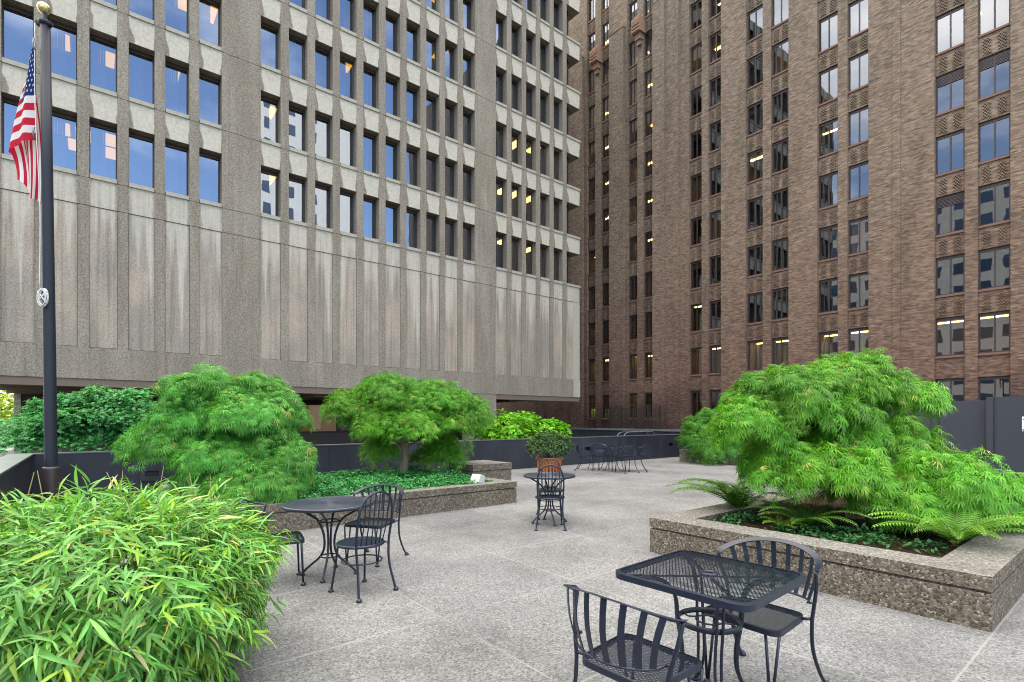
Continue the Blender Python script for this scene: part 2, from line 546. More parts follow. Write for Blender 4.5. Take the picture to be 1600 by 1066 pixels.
def build_concrete():
    root = thing('concrete_building', 'tall weathered concrete office block with pale washed spandrels and deep blue windows', 'building', (13.3, YC + 8, 0))
    LA = [4.04 - 1.354 * j for j in range(5, -1, -1)]
    LB = [6.745 + 1.3585 * j for j in range(10)]
    LC = [21.67 + 1.354 * j for j in range(5)]
    W = .955
    opens = [(x, x + W) for x in LA + LB + LC]
    bays = opens + [(28.44, XR)]
    ztop = Z0 + FH * NFL
    w = MB()
    # piers, one block per storey so that the joints are real grooves
    edges = [XL] + [e for b in bays for e in b]
    piers = [(edges[i], edges[i + 1]) for i in range(0, len(edges) - 1, 2)]
    for a, b in piers:
        for k in range(NFL):
            z = Z0 + FH * k
            w.box(a, b, YC, YC + .62, z + .012, z + FH - .012, 0)
        w.box(a + .02, b - .02, YC + .03, YC + .62, Z0 - .02, ztop, 0)

    def face(m, x0, x1, z0, z1, y, mat, zs, d=.6, under=0):
        """box whose front carries bay uv"""
        m.box(x0, x1, y, y + d, z0, z1, under, skip='-y')
        m.quad([(x0, y, z0), (x1, y, z0), (x1, y, z1), (x0, y, z1)], mat, [(0, zs - z0), (1, zs - z0), (1, zs - z1), (0, zs - z1)])
    for k in range(NFL):
        z = Z0 + FH * k
        for a, b in bays:
            face(w, a, b, z + OPEN_H, z + FH, YC + .012, 1, z + FH)
    # end bay: spandrels turn the corner
    for k in range(-1, NFL):
        z = Z0 + FH * k
        w.box(XR - .42, XR - .002, YC + .46, YC + 1.6, z + OPEN_H + .002, z + FH - .002, 1)
    w.box(XR - .85, XR - .45, YC + 1.7, YC + 26, 3.6, ztop + .4, 0)
    w.box(XL, XL + .3, YC + .62, YC + 26, 3.6, ztop + .4, 0)
    w.box(XL + .3, XR - .85, YC + 25.6, YC + 26, 3.6, ztop + .4, 0)
    w.box(XL + .3, XR - .85, YC + .7, YC + 25.6, ztop, ztop + .4, 0)
    w.build('wall', [AGG, PANEL], root, True)
    # blank lower wall
    lo = MB()
    zj = 10.69
    for a, b in piers:
        lo.box(a, b, YC, YC + .5, zj + .012, Z0 - .012, 0)
        lo.box(a + .012, b - .012, YC, YC + .5, 4.53, zj - .012, 0)
    for a, b in bays:
        face(lo, a, b, zj + .012, Z0, YC + .012, 1, Z0)
        face(lo, a, b, 4.68, zj - .012, YC + .045, 1, Z0)
    lo.box(XL, XR, YC + .09, YC + .6, 4.4, Z0, 0)
    lo.build('lower_wall', [AGG, LOWER], root, True)
    band = MB()
    band.box(XL, XR - .0, YC - .02, YC + .5, 3.32, 4.52, 0)
    band.box(XL + .1, XR - .1, YC + .01, YC + .5, 4.52, 4.66, 0)
    band.box(XR - .72, XR + .012, YC - .032, YC + .45, 3.32, 4.66, 1)
    band.quad([(XR - .72, YC + .032, 4.68), (XR + .012, YC + .032, 4.68), (XR + .012, YC + .032, Z0), (XR - .72, YC + .032, Z0)], 1)
    band.build('base_band', [AGG, plain('washed_corner', (.4, .385, .33), .9, var=.15, vs=3)], root, True)
    so = MB()
    so.box(XL, XR - .05, YC + .02, YC + .9, 2.98, 3.318, 1)
    so.box(XL, XR - .1, YC + .5, YC + 26, 3.2, 3.59, 1)
    for x in (1.0, 5.4, 9.8, 14.2, 18.6, 23.5):
        so.box(x, x + .5, YC + .9, YC + 10, 2.85, 3.2, 1)
    for y in (32.5, 36.0):
        so.box(XL, 21, y, y + .5, 2.9, 3.2, 1)
    so.build('soffit', [AGG, plain('brown_soffit', (.16, .125, .095), .9)], root, True)
    # ground floor
    g = MB()
    g.box(19.94, 21.69, YC, YC + 1.6, -.5, 3.32, 0)
    g.build('column', AGG, root, True)
    g = MB(); g.box(-3.14, -2.87, YC + 9.5, YC + 15, -.5, 3.2); g.build('column', AGG, root, True)
    for xa, xb, y in ((5.6, 4.6, 36.0), (2.6, 2.95, 36.5), (9.6, 8.7, 36.2)):
        g = MB(); g.tube([(xa, y, 3.2), (xb, y, -.4)], .2, 4); g.build('brace', plain('brown_brace', (.26, .19, .125), .85), root, True)
    g = MB()
    g.box(-2.6, 19.9, 38, 38.25, -.5, .62, 0)
    g.box(-2.6, 19.9, 37.93, 38.3, .62, .74, 1)
    g.build('plinth', [plain('brown_plinth', (.1, .08, .07), .6), BLACKW], root, True)
    g = MB()
    g.box(-2.6, 19.9, 38, 38.2, 2.62, 3.2, 0)
    g.box(21.3, 21.69, YC + 1.6, YC + 15, -.5, 3.2, 0)
    g.box(-2.9, -2.62, 38.3, 45.2, -.5, 3.2, 0)
    g.box(-2.6, 21.6, 45, 45.2, -.5, 3.2, 0)
    g.build('lobby_wall', DARKIN, root, True)
    g = MB()
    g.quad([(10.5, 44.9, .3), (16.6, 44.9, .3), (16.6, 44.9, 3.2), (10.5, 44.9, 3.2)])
    g.build('lobby_glow', glow('painted_lobby_glow', (.75, .36, .1), .05), root, True)  # glowing sheet stands in for the warm light inside the lobby
    lob = None
    for i in range(8):
        x = -2.6 + i * 2.8
        f = MB()
        f.box(x, x + .12, 38.02, 38.14, .74, 2.62)
        f.box(x + 2.68, x + 2.8, 38.02, 38.14, .74, 2.62)
        fo = f.build('lobby_window', DARK_FRAME, root, True)
        p = MB(); p.quad([(x + .12, 38.08, .74), (x + 2.68, 38.08, .74), (x + 2.68, 38.08, 2.62), (x + .12, 38.08, 2.62)])
        po = p.build('pane', GLASS_L, None)
        po.data.transform(Matrix.Translation(-root.location)); po.parent = fo
    # office interiors behind the glass
    s = MB()
    for k in range(NFL + 1):
        z = Z0 + FH * (k - 1) + OPEN_H + .12
        s.box(XL + .3, XR - 1.0, YC + .66, YC + 7, z, z + .25)
    s.box(XL + .3, XR - 1.0, YC + 7, YC + 7.2, 5, ztop, 1)
    for x in (XL + .35, 5.6, 12.6, 20.4, XR - 1.25):
        s.box(x, x + .15, YC + .7, YC + 7, 5, ztop, 1)
    s.build('floor_slab', [SLAB, INSIDE], root, True)
    # windows: one built, the rest copied with their parts
    fr = MB()
    h0, h1 = .18, OPEN_H
    for q in ((0, .035, h0, h1), (W - .045, W, h0, h1), (.035, W - .045, h1 - .16, h1), (.035, W - .045, h0, h0 + .03)):
        fr.box(q[0], q[1], .46, .53, q[2], q[3])
    win = fr.build('window', BRONZE, root)
    pn = MB(); pn.quad([(.03, .5, h0 + .02), (W - .04, .5, h0 + .02), (W - .04, .5, h1 - .15), (.03, .5, h1 - .15)])
    pn.build('pane', GLASS_A, win)
    sl = MB(); sl.box(.02, W - .02, -.055, .46, 0, .175); sl.build('sill', LEDGE, win)
    bl = MB()
    for i in range(6):
        bl.box(.05 + i * .085, .05 + i * .085 + .08, .62, .63, h0 + .03, h1 - .02)
    blind_me = bl.build('blind', BLIND_W, win); COL.objects.unlink(blind_me); blind_me.parent = None
    bmesh_data = blind_me.data
    first = True
    rest = []
    seq = []
    for gi, xs in enumerate((LA, LB, LC)):
        top = (3, 6, 7)[gi]
        for ci, x in enumerate(xs):
            for k in range(top):
                seq.append((gi, ci, k, x))
    seq.sort(key=lambda q: (q[0], q[2]))
    for gi, ci, k, x in seq:
        z = Z0 + FH * k
        if (gi == 1 and k == 5) or (gi == 2 and k == 6):
            rest.append((x, z)); continue
        o = win if first else copy_tree(win, root)
        first = False
        o.location = Vector((x, YC, z)) - root.location
        if (gi, ci, k) in ((1, 2, 1), (1, 2, 2), (1, 6, 1), (1, 6, 2), (1, 3, 1), (0, 0, 0), (0, 0, 1), (2, 2, 0)):
            b = link('blind', bmesh_data, o)
    # end bay glass stands back from the corner
    eb = None
    for k in range(-0, 6):
        z = Z0 + FH * k
        f = MB(); f.box(28.44, 28.49, YC + .42, YC + .5, z + .18, z + OPEN_H); f.box(29.0, 29.06, YC + .42, YC + .5, z + .18, z + OPEN_H)
        f.box(29.0, 29.06, YC + .5, YC + 3, z + .18, z + .24)
        fo = f.build('corner_window', BRONZE, root, True)
        p = MB(); p.quad([(28.49, YC + .46, z + .18), (29.0, YC + .46, z + .18), (29.0, YC + .46, z + OPEN_H), (28.49, YC + .46, z + OPEN_H)])
        p.quad([(29.03, YC + .5, z + .24), (29.03, YC + 6, z + .24), (29.03, YC + 6, z + OPEN_H), (29.03, YC + .5, z + OPEN_H)])
        po = p.build('pane', GLASS_A); po.data.transform(Matrix.Translation(-root.location)); po.parent = fo
        l = MB(); l.box(28.46, XR + .03, YC - .055, YC + .42, z, z + .165); lo_ = l.build('sill', LEDGE); lo_.data.transform(Matrix.Translation(-root.location)); lo_.parent = fo
    r = MB()
    for x, z in rest:
        for q in ((0, .035, h0, h1), (W - .045, W, h0, h1), (.035, W - .045, h1 - .16, h1)):
            r.box(x + q[0], x + q[1], YC + .46, YC + .53, z + q[2], z + q[3], 0)
        r.quad([(x + .03, YC + .5, z + h0), (x + W - .04, YC + .5, z + h0), (x + W - .04, YC + .5, z + h1), (x + .03, YC + .5, z + h1)], 1)
        r.box(x + .02, x + W - .02, YC - .055, YC + .46, z, z + .175, 2)
    # upper storeys beyond the top of the view
    for gi, xs in enumerate((LA, LB, LC)):
        for x in xs:
            for k in range((3, 6, 7)[gi], NFL):
                z = Z0 + FH * k
                r.quad([(x + .0, YC + .5, z + .1), (x + W, YC + .5, z + .1), (x + W, YC + .5, z + OPEN_H), (x + .0, YC + .5, z + OPEN_H)], 1)
                r.box(x + .02, x + W - .02, YC - .055, YC + .3, z, z + .175, 2)
    tag(r.build('upper_window', [BRONZE, GLASS_A, LEDGE], root, True), kind='stuff')
    # ceiling lamps
    lamp = MB(); lamp.box(-.3, .3, -.62, .62, -.04, 0)
    src = None
    spots = [(-1.0, 0, 2.2), (-.2, 0, 2.3), (.7, 0, 2.1), (.8, 0, 3.6), (-.5, 0, 3.7), (-1.0, 1, 2.0), (.6, 1, 2.2), (3.1, 1, 1.8), (3.6, 2, 1.6), (4.7, 2, 1.7), (1.9, 2, 1.9),
             (7.5, 0, 1.8), (7.6, 1, 2.0), (11.6, 2, 1.1), (18.2, 3, 1.6), (18.2, 4, 1.6), (21.9, 1, 2.2), (21.9, 2, 2.2), (22.2, 0, 2.2), (23.6, 1, 1.8), (23.5, 0, 1.6), (24.7, 1, 1.7), (24.8, 2, 1.8), (26.1, 1, 1.7), (26.3, 2, 1.4), (26.2, 0, 2.0)]
    for x, k, dy in spots:
        m = LIT_WARM if x > 20 else LIT_COOL
        if src is None or src[1] is not m:
            l = lamp.build('ceiling_lamp', m, root); src = (l, m)
        else:
            l = src[0].copy(); COL.objects.link(l)
        l.location = Vector((x, YC + dy, Z0 + FH * k + OPEN_H + .11)) - root.location
    return root


# ------------------------------------------------------------------ brick tower
def build_brick():
    XB, XS = 38.0, 37.62
    root = thing('brick_tower', 'tall brick tower shading from dark red at its foot to tan above with paired windows', 'building', (46, 22, 0))
    k2 = XS / 38.0
    right = [[(5.12, 6.45), (7.0, 8.33)], [(11.63, 12.82), (13.38, 14.6)], [(16.46, 17.7), (18.29, 19.53)], [(21.5, 22.59), (23.17, 24.28)]]
    left = [[(27.79 * k2, 28.82 * k2), (29.5 * k2, 30.55 * k2)], [(32.74 * k2, 33.75 * k2), (34.5 * k2, 35.55 * k2)]]
    pairs = [(XB, p) for p in right] + [(XS, p) for p in left]
    ZS, FHB, OH = 5.1, 3.5, 2.33
    KMIN, KMAX = -1, 11
    ztop = 47.0
    w = MB()
    YJ = 25.05
    zb = -6.0

    def wide(y0, y1, x):
        w.box(x, x + .7, y0, y1, zb, ztop)
    wide(-14, 5.12, XB)
    for i in range(3):
        wide(right[i][1][1], right[i + 1][0][0], XB)
    wide(right[3][1][1], YJ, XB)
    wide(YJ, left[0][0][0], XS)
    wide(left[0][1][1], left[1][0][0], XS)
    wide(left[1][1][1], 80, XS)
    # shallow projecting strips on the broad piers
    w.box(XB - .06, XB + .1, 9.95, 10.35, zb, ztop, skip='+x')
    w.box(XB - .1, XB, 14.95, 16.1, zb, ztop, skip='+x') if False else None
    # buttresses that stop below the setback
    for y0, y1, zt in ((26.2, 27.35, 36.9), (left[0][1][1] + .25, left[1][0][0] - .3, 36.9), (left[1][1][1] + .35, 37.1, 36.9)):
        w.box(XS - .3, XS, y0, y1, zb, zt, skip='+x')
        w.box(XS - .34, XS, y0 - .04, y1 + .04, zt, zt + .12, skip='+x')
    heads = 0
    for x, pr in pairs:
        (a0, a1), (b0, b1) = pr
        w.box(x + .06, x + .7, a1, b0, zb, ztop)          # narrow pier
        for (y0, y1) in pr:
            w.box(x + .2, x + .7, y0, y1, zb, ZS + FHB * KMIN)
            for k in range(KMIN, KMAX):
                z = ZS + FHB * k
                zt = z + FHB if k < KMAX - 1 else ztop
                w.box(x + .2, x + .7, y0, y1, z + OH, zt)  # spandrel
                # projecting headers in two woven strips
                wd = (y1 - y0)
                if z < 40 and k >= 0:
                    for strip in (.13, .6):
                        for r in range(10):
                            for c in range(5):
                                if (r + c) % 2 == 0:
                                    yy = y0 + wd * strip + c * .068
                                    zz = z + OH + .14 + r * .088
                                    w.box(x + .14, x + .2, yy, yy + .066, zz, zz + .07, skip='+x')
    w.build('wall', BRICK, root, True)
    # carved ornaments on the narrow piers under the setback
    for pr in left:
        yc = (pr[0][1] + pr[1][0]) / 2
        o = MB()
        for i, (hw, z0, z1, d) in enumerate(((.2, 34.4, 34.8, .3), (.3, 34.8, 35.3, .45), (.47, 35.3, 36.1, .7), (.42, 36.1, 36.5, .78), (.28, 36.5, 36.8, .55))):
            o.box(XS - d + .1, XS + .2, yc - hw, yc + hw, z0 + .004 * i, z1)
        for r in range(4):
            for c in range(4):
                o.box(XS - .7, XS - .55, yc - .4 + c * .21, yc - .25 + c * .21, 35.36 + r * .28, 35.52 + r * .28)
        o.build('ornament', STONE, root, True)
    for pr in left:
        for j, (y0, y1) in enumerate(pr):
            pass
    # interiors
    s = MB()
    for k in range(KMIN, KMAX):
        z = ZS + FHB * k + OH + .25
        s.box(XB + .75, XB + 6, -12, 37, z, z + .25, 0)
    s.box(XB + 6, XB + 6.2, -12, 37, -6, 46, 1)
    for y in (-2, 10, 15.5, 20.5, 26, 31.2, 37):
        s.box(XB + .75, XB + 6, y, y + .15, -6, 46, 1)
    s.build('floor_slab', [SLAB, INSIDE], root, True)
    # windows
    rnd = random.Random(5)
    cand = []
    for pi, (x, pr) in enumerate(pairs):
        for wi, (y0, y1) in enumerate(pr):
            kmax = (6, 7, 8, 9, 10, 11)[pi]
            for k in range(KMIN, KMAX):
                cand.append((pi, wi, k, x, y0, y1, k < kmax))
    vis = [c for c in cand if c[6] and not (c[2] == -1 and c[0] in (1, 2))]
    vis.sort(key=lambda c: -((c[5] - c[4]) / (c[3] ** 2 + c[4] ** 2 + (c[2] * 3.5) ** 2)))
    keep = set((c[0], c[1], c[2]) for c in vis[:96])
    protos = {}
    extra = MB()

    def frame_mb(m, wd, xo=0, yo=0, zo=0, mat=0):
        b = lambda y0, y1, z0, z1, x0=.3, x1=.37: m.box(xo + x0, xo + x1, yo + y0, yo + y1, zo + z0, zo + z1, mat)
        b(0, .1, .12, OH); b(wd - .07, wd, .12, OH)
        b(.1, wd - .07, OH - .17, OH); b(.1, wd - .07, .12, .2)
        b(wd * .5 - .035, wd * .5 + .035, .2, OH - .17, .29, .365)
    tile_me = {}
    blinds = {}
    for c in cand:
        pi, wi, k, x, y0, y1, v = c
        wd = y1 - y0
        z = ZS + FHB * k
        key = (pi, wi)
        if (pi, wi, k) in keep:
            if key not in protos:
                m = MB(); frame_mb(m, wd)
                o = m.build('window', DARK_FRAME, root)
                p = MB(); p.quad([(.335, wd - .05, .15), (.335, .08, .15), (.335, .08, OH - .1), (.335, wd - .05, OH - .1)])
                p.build('pane', GLASS_B, o)
                t = MB(); t.box(.12, .32, .0, wd, 0, .115); t.build('sill', SILL_TILE, o)
                protos[key] = o
            else:
                src = protos[key]
                o = copy_tree(src, root)
                for ch in list(o.children):
                    if ch.name.startswith(('blind', 'louver')):
                        bpy.data.objects.remove(ch)
            o.location = Vector((x, y0, z)) - root.location
            r = rnd.random()
            if (pi, wi, k) in ((0, 0, 9), (0, 1, 4), (0, 0, 4)) or (pi, wi, k) == (0, 1, 2):
                if key + ('l',) not in blinds:
                    m = MB()
                    for i in range(6):
                        m.box(.28, .3, .1, wd - .07, OH - .62 + i * .075, OH - .62 + i * .075 + .05)
                    blinds[key + ('l',)] = m.build('louver', DARK_FRAME, o)
                else:
                    link('louver', blinds[key + ('l',)].data, o)
            elif (r < .62 and k != 0) or (pi, wi, k) == (2, 0, 6):
                full = (pi, wi, k) in ((2, 0, 6),) or r < .05
                drop = 1.95 if full else (.42 if r < .45 else 1.0)
                mt = BLIND_T if (full or r < .22) else BLIND_D
                bk = key + (drop, mt.name)
                if bk not in blinds:
                    m = MB(); m.box(.52, .54, .12, wd - .1, OH - .15 - drop, OH - .1)
                    m.tube([(.5, .2, OH - .2), (.5, .2, OH - .55 - .4 * drop)], .012, 4)
                    blinds[bk] = m.build('blind', mt, o)
                else:
                    link('blind', blinds[bk].data, o)
        else:
            frame_mb(extra, wd, x, y0, z, 0)
            extra.quad([(x + .335, y1 - .05, z + .15), (x + .335, y0 + .08, z + .15), (x + .335, y0 + .08, z + OH - .1), (x + .335, y1 - .05, z + OH - .1)], 1)
            extra.box(x + .12, x + .32, y0, y1, z, z + .115, 2)
    tag(extra.build('upper_window', [DARK_FRAME, GLASS_B, SILL_TILE], root, True), kind='stuff')
    # tube lamps
    lamp = MB(); lamp.box(-.11, .11, -.75, .75, -.06, 0)
    l0 = None
    for pi, (x, pr) in enumerate(pairs):
        for wi, (y0, y1) in enumerate(pr):
            for k in range(-1, 10):
                rr = rnd.random()
                if k == 0 or k == -1 or rr < (.6 if pi > 3 else .24 if pi > 2 else .07):
                    for j in range(2 if k == 0 else 1):
                        if l0 is None:
                            l0 = lamp.build('ceiling_lamp', LIT_WARM, root); l = l0
                        else:
                            l = l0.copy(); COL.objects.link(l)
                        dx = 1.6 + j * 1.5 + rnd.random() * .5
                        l.location = Vector((XB + .3 + dx, (y0 + y1) / 2 + rnd.uniform(-.4, .6) + dx * .25, ZS + FHB * k + OH + .24)) - root.location
    # doors in the foot of the wall under the overhang
    for y0, y1, z1 in ((41.3, 42.4, 2.2), (43.4, 44.5, 2.2), (46.6, 47.8, 2.2)):
        d = MB(); d.box(XS - .03, XS + .05, y0, y1, -1, z1); d.build('door', BLACKSLOT, root, True)
    return root


concrete = build_concrete()
tower = build_brick()
# ------------------------------------------------------------------ ground and walls of the terrace
g = MB(); g.quad([(-600, -600, -.6), (600, -600, -.6), (600, 600, -.6), (-600, 600, -.6)])
tag(g.build('ground', plain('lower_roof', (.09, .085, .08), .95, vs=.8)), kind='structure')
g = MB()
g.box(-1.3, 21, -9, 13.2, -.5, 0)
tag(g.build('terrace_paving', PAVE), kind='structure')

PY = 12.92
root = thing('parapet_wall', 'long low black painted parapet wall with recessed step lights round the terrace', 'wall', (10, PY, 0))
m = MB()
xs = [-1.2, 7.9, 8.06, 14.1, 20.3]
SL = [(10.62, .5), (13.65, .5), (18.85, .52)]
PH, PT = .93, .26
slots = [(11.05, 11.33), (13.72, 14.0), (18.75, 19.05)]
cuts = [-1.2] + [c for s in slots for c in s] + [20.3]
for i in range(0, len(cuts) - 1, 2):
    m.box(cuts[i], cuts[i + 1], PY, PY + PT, -.3, PH)
for a, b in slots:
    m.box(a, b, PY, PY + PT, -.3, .47); m.box(a, b, PY, PY + PT, .60, PH); m.box(a, b, PY + .12, PY + PT, .47, .60, 1)
m.box(20.05, 20.3, 6.0, PY, -.3, PH)
m.box(7.86, 8.0, PY - .06, PY, -.3, PH - .004)
for x in (-.3, 2.2, 4.6, 10.0, 12.2, 15.6, 17.3):
    m.box(x, x + .008, PY - .003, PY, 0, PH - .002, 1)
m.build('wall', [BLACKW, BLACKSLOT], root, True)
m = MB(); m.box(-1.12, 20.33, PY - .015, PY + PT + .03, PH, PH + .022)
m.build('coping', plain('worn_black_cap', (.075, .08, .088), .4, 0, .5, var=.4, vs=3), root, True)
m = MB()
a, b = .77, 1.2
for q in ((a, b, .33, .42), (a, b, .53, .68), (a, a + .1, .42, .53), (b - .1, b, .42, .53)):
    m.box(q[0], q[1], PY - .035, PY, q[2], q[3])
m.box(a + .1, b - .1, PY - .004, PY, .42, .53, 1)
m.build('light_box', [BLACKW, BLACKSLOT], root, True)
for x, z in ((7.62, .56), (7.72, .22)):
    m = MB(); m.lathe([(0, .02), (.018, .015), (.022, 0)], 12); o = m.build('stud', plain('bare_metal', (.6, .6, .6), .4, .3), root)
    o.location = Vector((x, PY, z)) - root.location; o.rotation_euler = (R(90), 0, 0)

root = thing('side_parapet', 'black parapet wall with a dull sloping metal cap at the edge behind the bamboo', 'wall', (-1.1, 6, 0))
m = MB(); m.box(-1.1, -.84, -6, PY - .02, -.3, .93); m.build('wall', BLACKW, root, True)
m = MB(); m.box(-1.14, -.80, -6, PY - .02, .93, .955); m.build('coping', plain('green_grey_cap', (.17, .2, .185), .35, .2, .5, var=.3, vs=2), root, True)

# second parapet and railing in front of the brick tower
root = thing('far_parapet', 'far black ledge wall with a worn pale edge at the foot of the brick tower', 'wall', (30, 25, 0))
m = MB(); m.box(34.0, 34.4, -5, 60, -2, .68); m.build('wall', BLACKW, root, True)
m = MB(); m.box(33.9, 34.5, -5, 60, .69, .84); m.build('coping', plain('worn_ledge', (.15, .16, .175), .45, .1, .5, var=.5, vs=1), root, True)
root = thing('balcony_railing', 'brown iron balcony railing with thin upright bars against the brick wall', 'railing', (35, 26.5, .8))
y0, y1 = 24.9, 30.0
RUST = plain('rusty_iron', (.028, .02, .018), .7)
for y in (y0, y0 + 1.15, (y0 + y1) / 2, y0 + 3.9, y1):
    m = MB(); m.box(34.95, 35.03, y - .06, y + .06, .8, 2.75); m.build('post', RUST, root, True)
m = MB()
for z in (2.5, 2.72, .95):
    m.box(34.97, 35.01, y0, y1, z, z + .05)
m.build('rail', RUST, root, True)
m = MB()
n = 34
for i in range(1, n):
    y = y0 + (y1 - y0) * i / n
    m.box(34.98, 35.005, y - .022, y + .022, .99, 2.5)
m.build('bars', RUST, root, True)

root = thing('ladder_rail', 'thin bare metal ladder rail bent over the top of the black parapet', 'handrail', (17, PY + .5, 0))
STEEL = plain('galvanised', (.2, .205, .22), .5, .5)
for dy in (.3, .62):
    m = MB(); m.tube(smoothpath([(16.2, PY + dy, .2), (16.2, PY + dy, .85), (16.42, PY + dy, 1.06), (17.0, PY + dy, 1.08), (18.0, PY + dy, 1.08), (18.2, PY + dy, .9), (18.2, PY + dy, .2)], 5), .014, 6)
    m.build('rail', STEEL, root, True)

# hoarding at the right
root = thing('hoarding', 'tall plain grey painted hoarding of flat panels behind the biggest maple', 'hoarding', (14, 1.5, 0))
ys = [5.6, 3.05, 2.17, -.4, -3.0]
for i, (a, b) in enumerate(zip(ys[:-1], ys[1:])):
    z1 = 1.96 + .06 * (i > 1)
    x = 14.0 - (.09 if i > 1 else 0)
    m = MB(); m.box(x, x + .05, b + .01, a - .01, 0, z1); m.build('panel', HOARD, root, True)
for i, y in enumerate(ys[1:-1]):
    m = MB()
    m.box(13.96 - (.09 if i > 0 else 0), 13.995 - (.09 if i > 0 else 0), y - .05, y + .05, 0, 1.99 + .03 * i); m.build('batten', HOARD, root, True)
root = thing('notice', 'small white and blue paper notice fixed to the grey hoarding', 'notice', (13.9, 1.55, 1.48))
m = MB()
m.box(-.012, -.004, -.22, .16, -.13, .15, 0)
m.build('paper', plain('notice_paper', (.72, .78, .85), .6), root)
m = MB()
for z0, z1 in ((.085, .11), (-.12, -.09)):
    m.box(-.017, -.013, -.21, .15, z0, z1, 0)
m.build('stripe', plain('notice_blue', (.06, .2, .42), .6), root)


# planters
def planter(name, label, x0, x1, y0, y1, h, rim, soil_z, cap=.11, soil_name='soil_bed'):
    root = thing(name, label, 'planter', ((x0 + x1) / 2, (y0 + y1) / 2, 0))
    m = MB()

    def ring(a0, a1, b0, b1, z0, z1, r, top=0):
        m.box(a0, a1, b0, b0 + r, z0, z1, 0, {'+z': top}); m.box(a0, a1, b1 - r, b1, z0, z1, 0, {'+z': top})
        m.box(a0, a0 + r, b0 + r, b1 - r, z0, z1, 0, {'+z': top}); m.box(a1 - r, a1, b0 + r, b1 - r, z0, z1, 0, {'+z': top})
    ring(x0, x1, y0, y1, 0, h - cap - .022, rim)
    ring(x0 + .022, x1 - .022, y0 + .022, y1 - .022, h - cap - .022, h - cap, rim - .04, 0)
    w = m.build('wall', PEBBLE, root, True)
    m = MB()
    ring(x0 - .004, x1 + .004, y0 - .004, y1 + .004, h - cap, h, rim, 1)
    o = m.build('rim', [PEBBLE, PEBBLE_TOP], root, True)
    bev = o.modifiers.new('edge', 'BEVEL'); bev.width = .012; bev.segments = 2; bev.limit_method = 'ANGLE'
    m = MB()
    nx, ny = 24, 24
    rn = np.random.default_rng(3)
    H = rn.normal(0, .012, (nx + 1, ny + 1))
    X = np.linspace(x0 + rim - .02, x1 - rim + .02, nx + 1); Y = np.linspace(y0 + rim - .02, y1 - rim + .02, ny + 1)
    for i in range(nx):
        for j in range(ny):
            m.quad([(X[i], Y[j], soil_z + H[i, j]), (X[i + 1], Y[j], soil_z + H[i + 1, j]), (X[i + 1], Y[j + 1], soil_z + H[i + 1, j + 1]), (X[i], Y[j + 1], soil_z + H[i, j + 1])], 0, None, True)
    m.build('soil', SOIL, root, True)
    return root


planter('left_planter', 'low pebbled concrete planter holding the mounded maple, the slim trunked maple and ivy', 1.0, 6.3, 7.7, 11.3, .40, .3, .36)
planter('right_planter', 'large pebbled concrete planter with bare brown soil, ferns and the biggest maple', 5.18, 11.5, .80, 3.83, .41, .38, .345)
planter('back_planter', 'distant low pebbled planter under the small maple beside the black parapet', 17.3, 20.0, 6.2, 11.45, .45, .25, .40)
root = thing('stone_block', 'square pebbled concrete block with a thick lid at the end of the left planter', 'block', (6.88, 9.7, 0))
m = MB(); m.box(6.34, 7.38, 9.2, 10.22, 0, .455); m.box(6.36, 7.36, 9.22, 10.2, .455, .475); m.build('base', PEBBLE, root, True)
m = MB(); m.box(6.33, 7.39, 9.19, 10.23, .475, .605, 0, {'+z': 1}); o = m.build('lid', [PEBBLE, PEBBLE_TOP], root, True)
bev = o.modifiers.new('edge', 'BEVEL'); bev.width = .012; bev.segments = 2

root = thing('spot_light', 'small pale metal garden spotlight with an angled hood on the planter rim', 'light', (5.62, 8.02, .40), R(200))
PALE = plain('pale_enamel', (.5, .52, .51), .5)
m = MB()
for s in (-.1, .085):
    m.quad([(-.1, s, .0), (.12, s, .0), (.02, s, .16), (-.1, s, .13)]); m.quad([(-.1, s + .012, .0), (-.1, s + .012, .13), (.02, s + .012, .16), (.12, s + .012, .0)])
m.quad([(-.1, -.1, .13), (.02, -.1, .16), (.02, .097, .16), (-.1, .097, .13)]); m.quad([(.02, -.1, .16), (.12, -.1, .0), (.12, .097, .0), (.02, .097, .16)])
m.build('hood', PALE, root)
m = MB(); m.box(-.08, .06, -.07, .07, .003, .06); m.build('lamp_body', BLACKSLOT, root)

# tub with shrub
TUBX, TUBY = 10.25, 11.05
root = thing('plant_tub', 'square orange terracotta tub behind the middle round table', 'plant pot', (TUBX, TUBY, 0))
TERRA = plain('orange_terracotta', (.52, .15, .035), .6, var=.25, vs=5)
m = MB()
h = .25
b4 = [(-h * .9, -h * .9), (h * .9, -h * .9), (h * .9, h * .9), (-h * .9, h * .9)]
t4 = [(-h, -h), (h, -h), (h, h), (-h, h)]
for i in range(4):
    j = (i + 1) % 4
    m.quad([(*b4[i], .02), (*b4[j], .02), (*t4[j], .44), (*t4[i], .44)])
m.quad([(*q, .02) for q in reversed(b4)])
for s in (-1, 1):
    for k in range(4):
        p = -.17 + k * .113
        m.box(p - .035, p + .035, s * (h + .006) - .006, s * (h + .006) + .006, .05, .42); m.box(s * (h + .006) - .006, s * (h + .006) + .006, p - .035, p + .035, .05, .42)
m.build('tub', TERRA, root)
m = MB(); r = h + .03
m.box(-r, r, -r, -r + .06, .44, .50); m.box(-r, r, r - .06, r, .44, .50); m.box(-r, -r + .06, -r + .06, r - .06, .44, .50); m.box(r - .06, r, -r + .06, r - .06, .44, .50)
m.build('rim', TERRA, root)
m = MB(); m.quad([(-r + .05, -r + .05, .45), (r - .05, -r + .05, .45), (r - .05, r - .05, .45), (-r + .05, r - .05, .45)]); m.build('soil', SOIL, root)

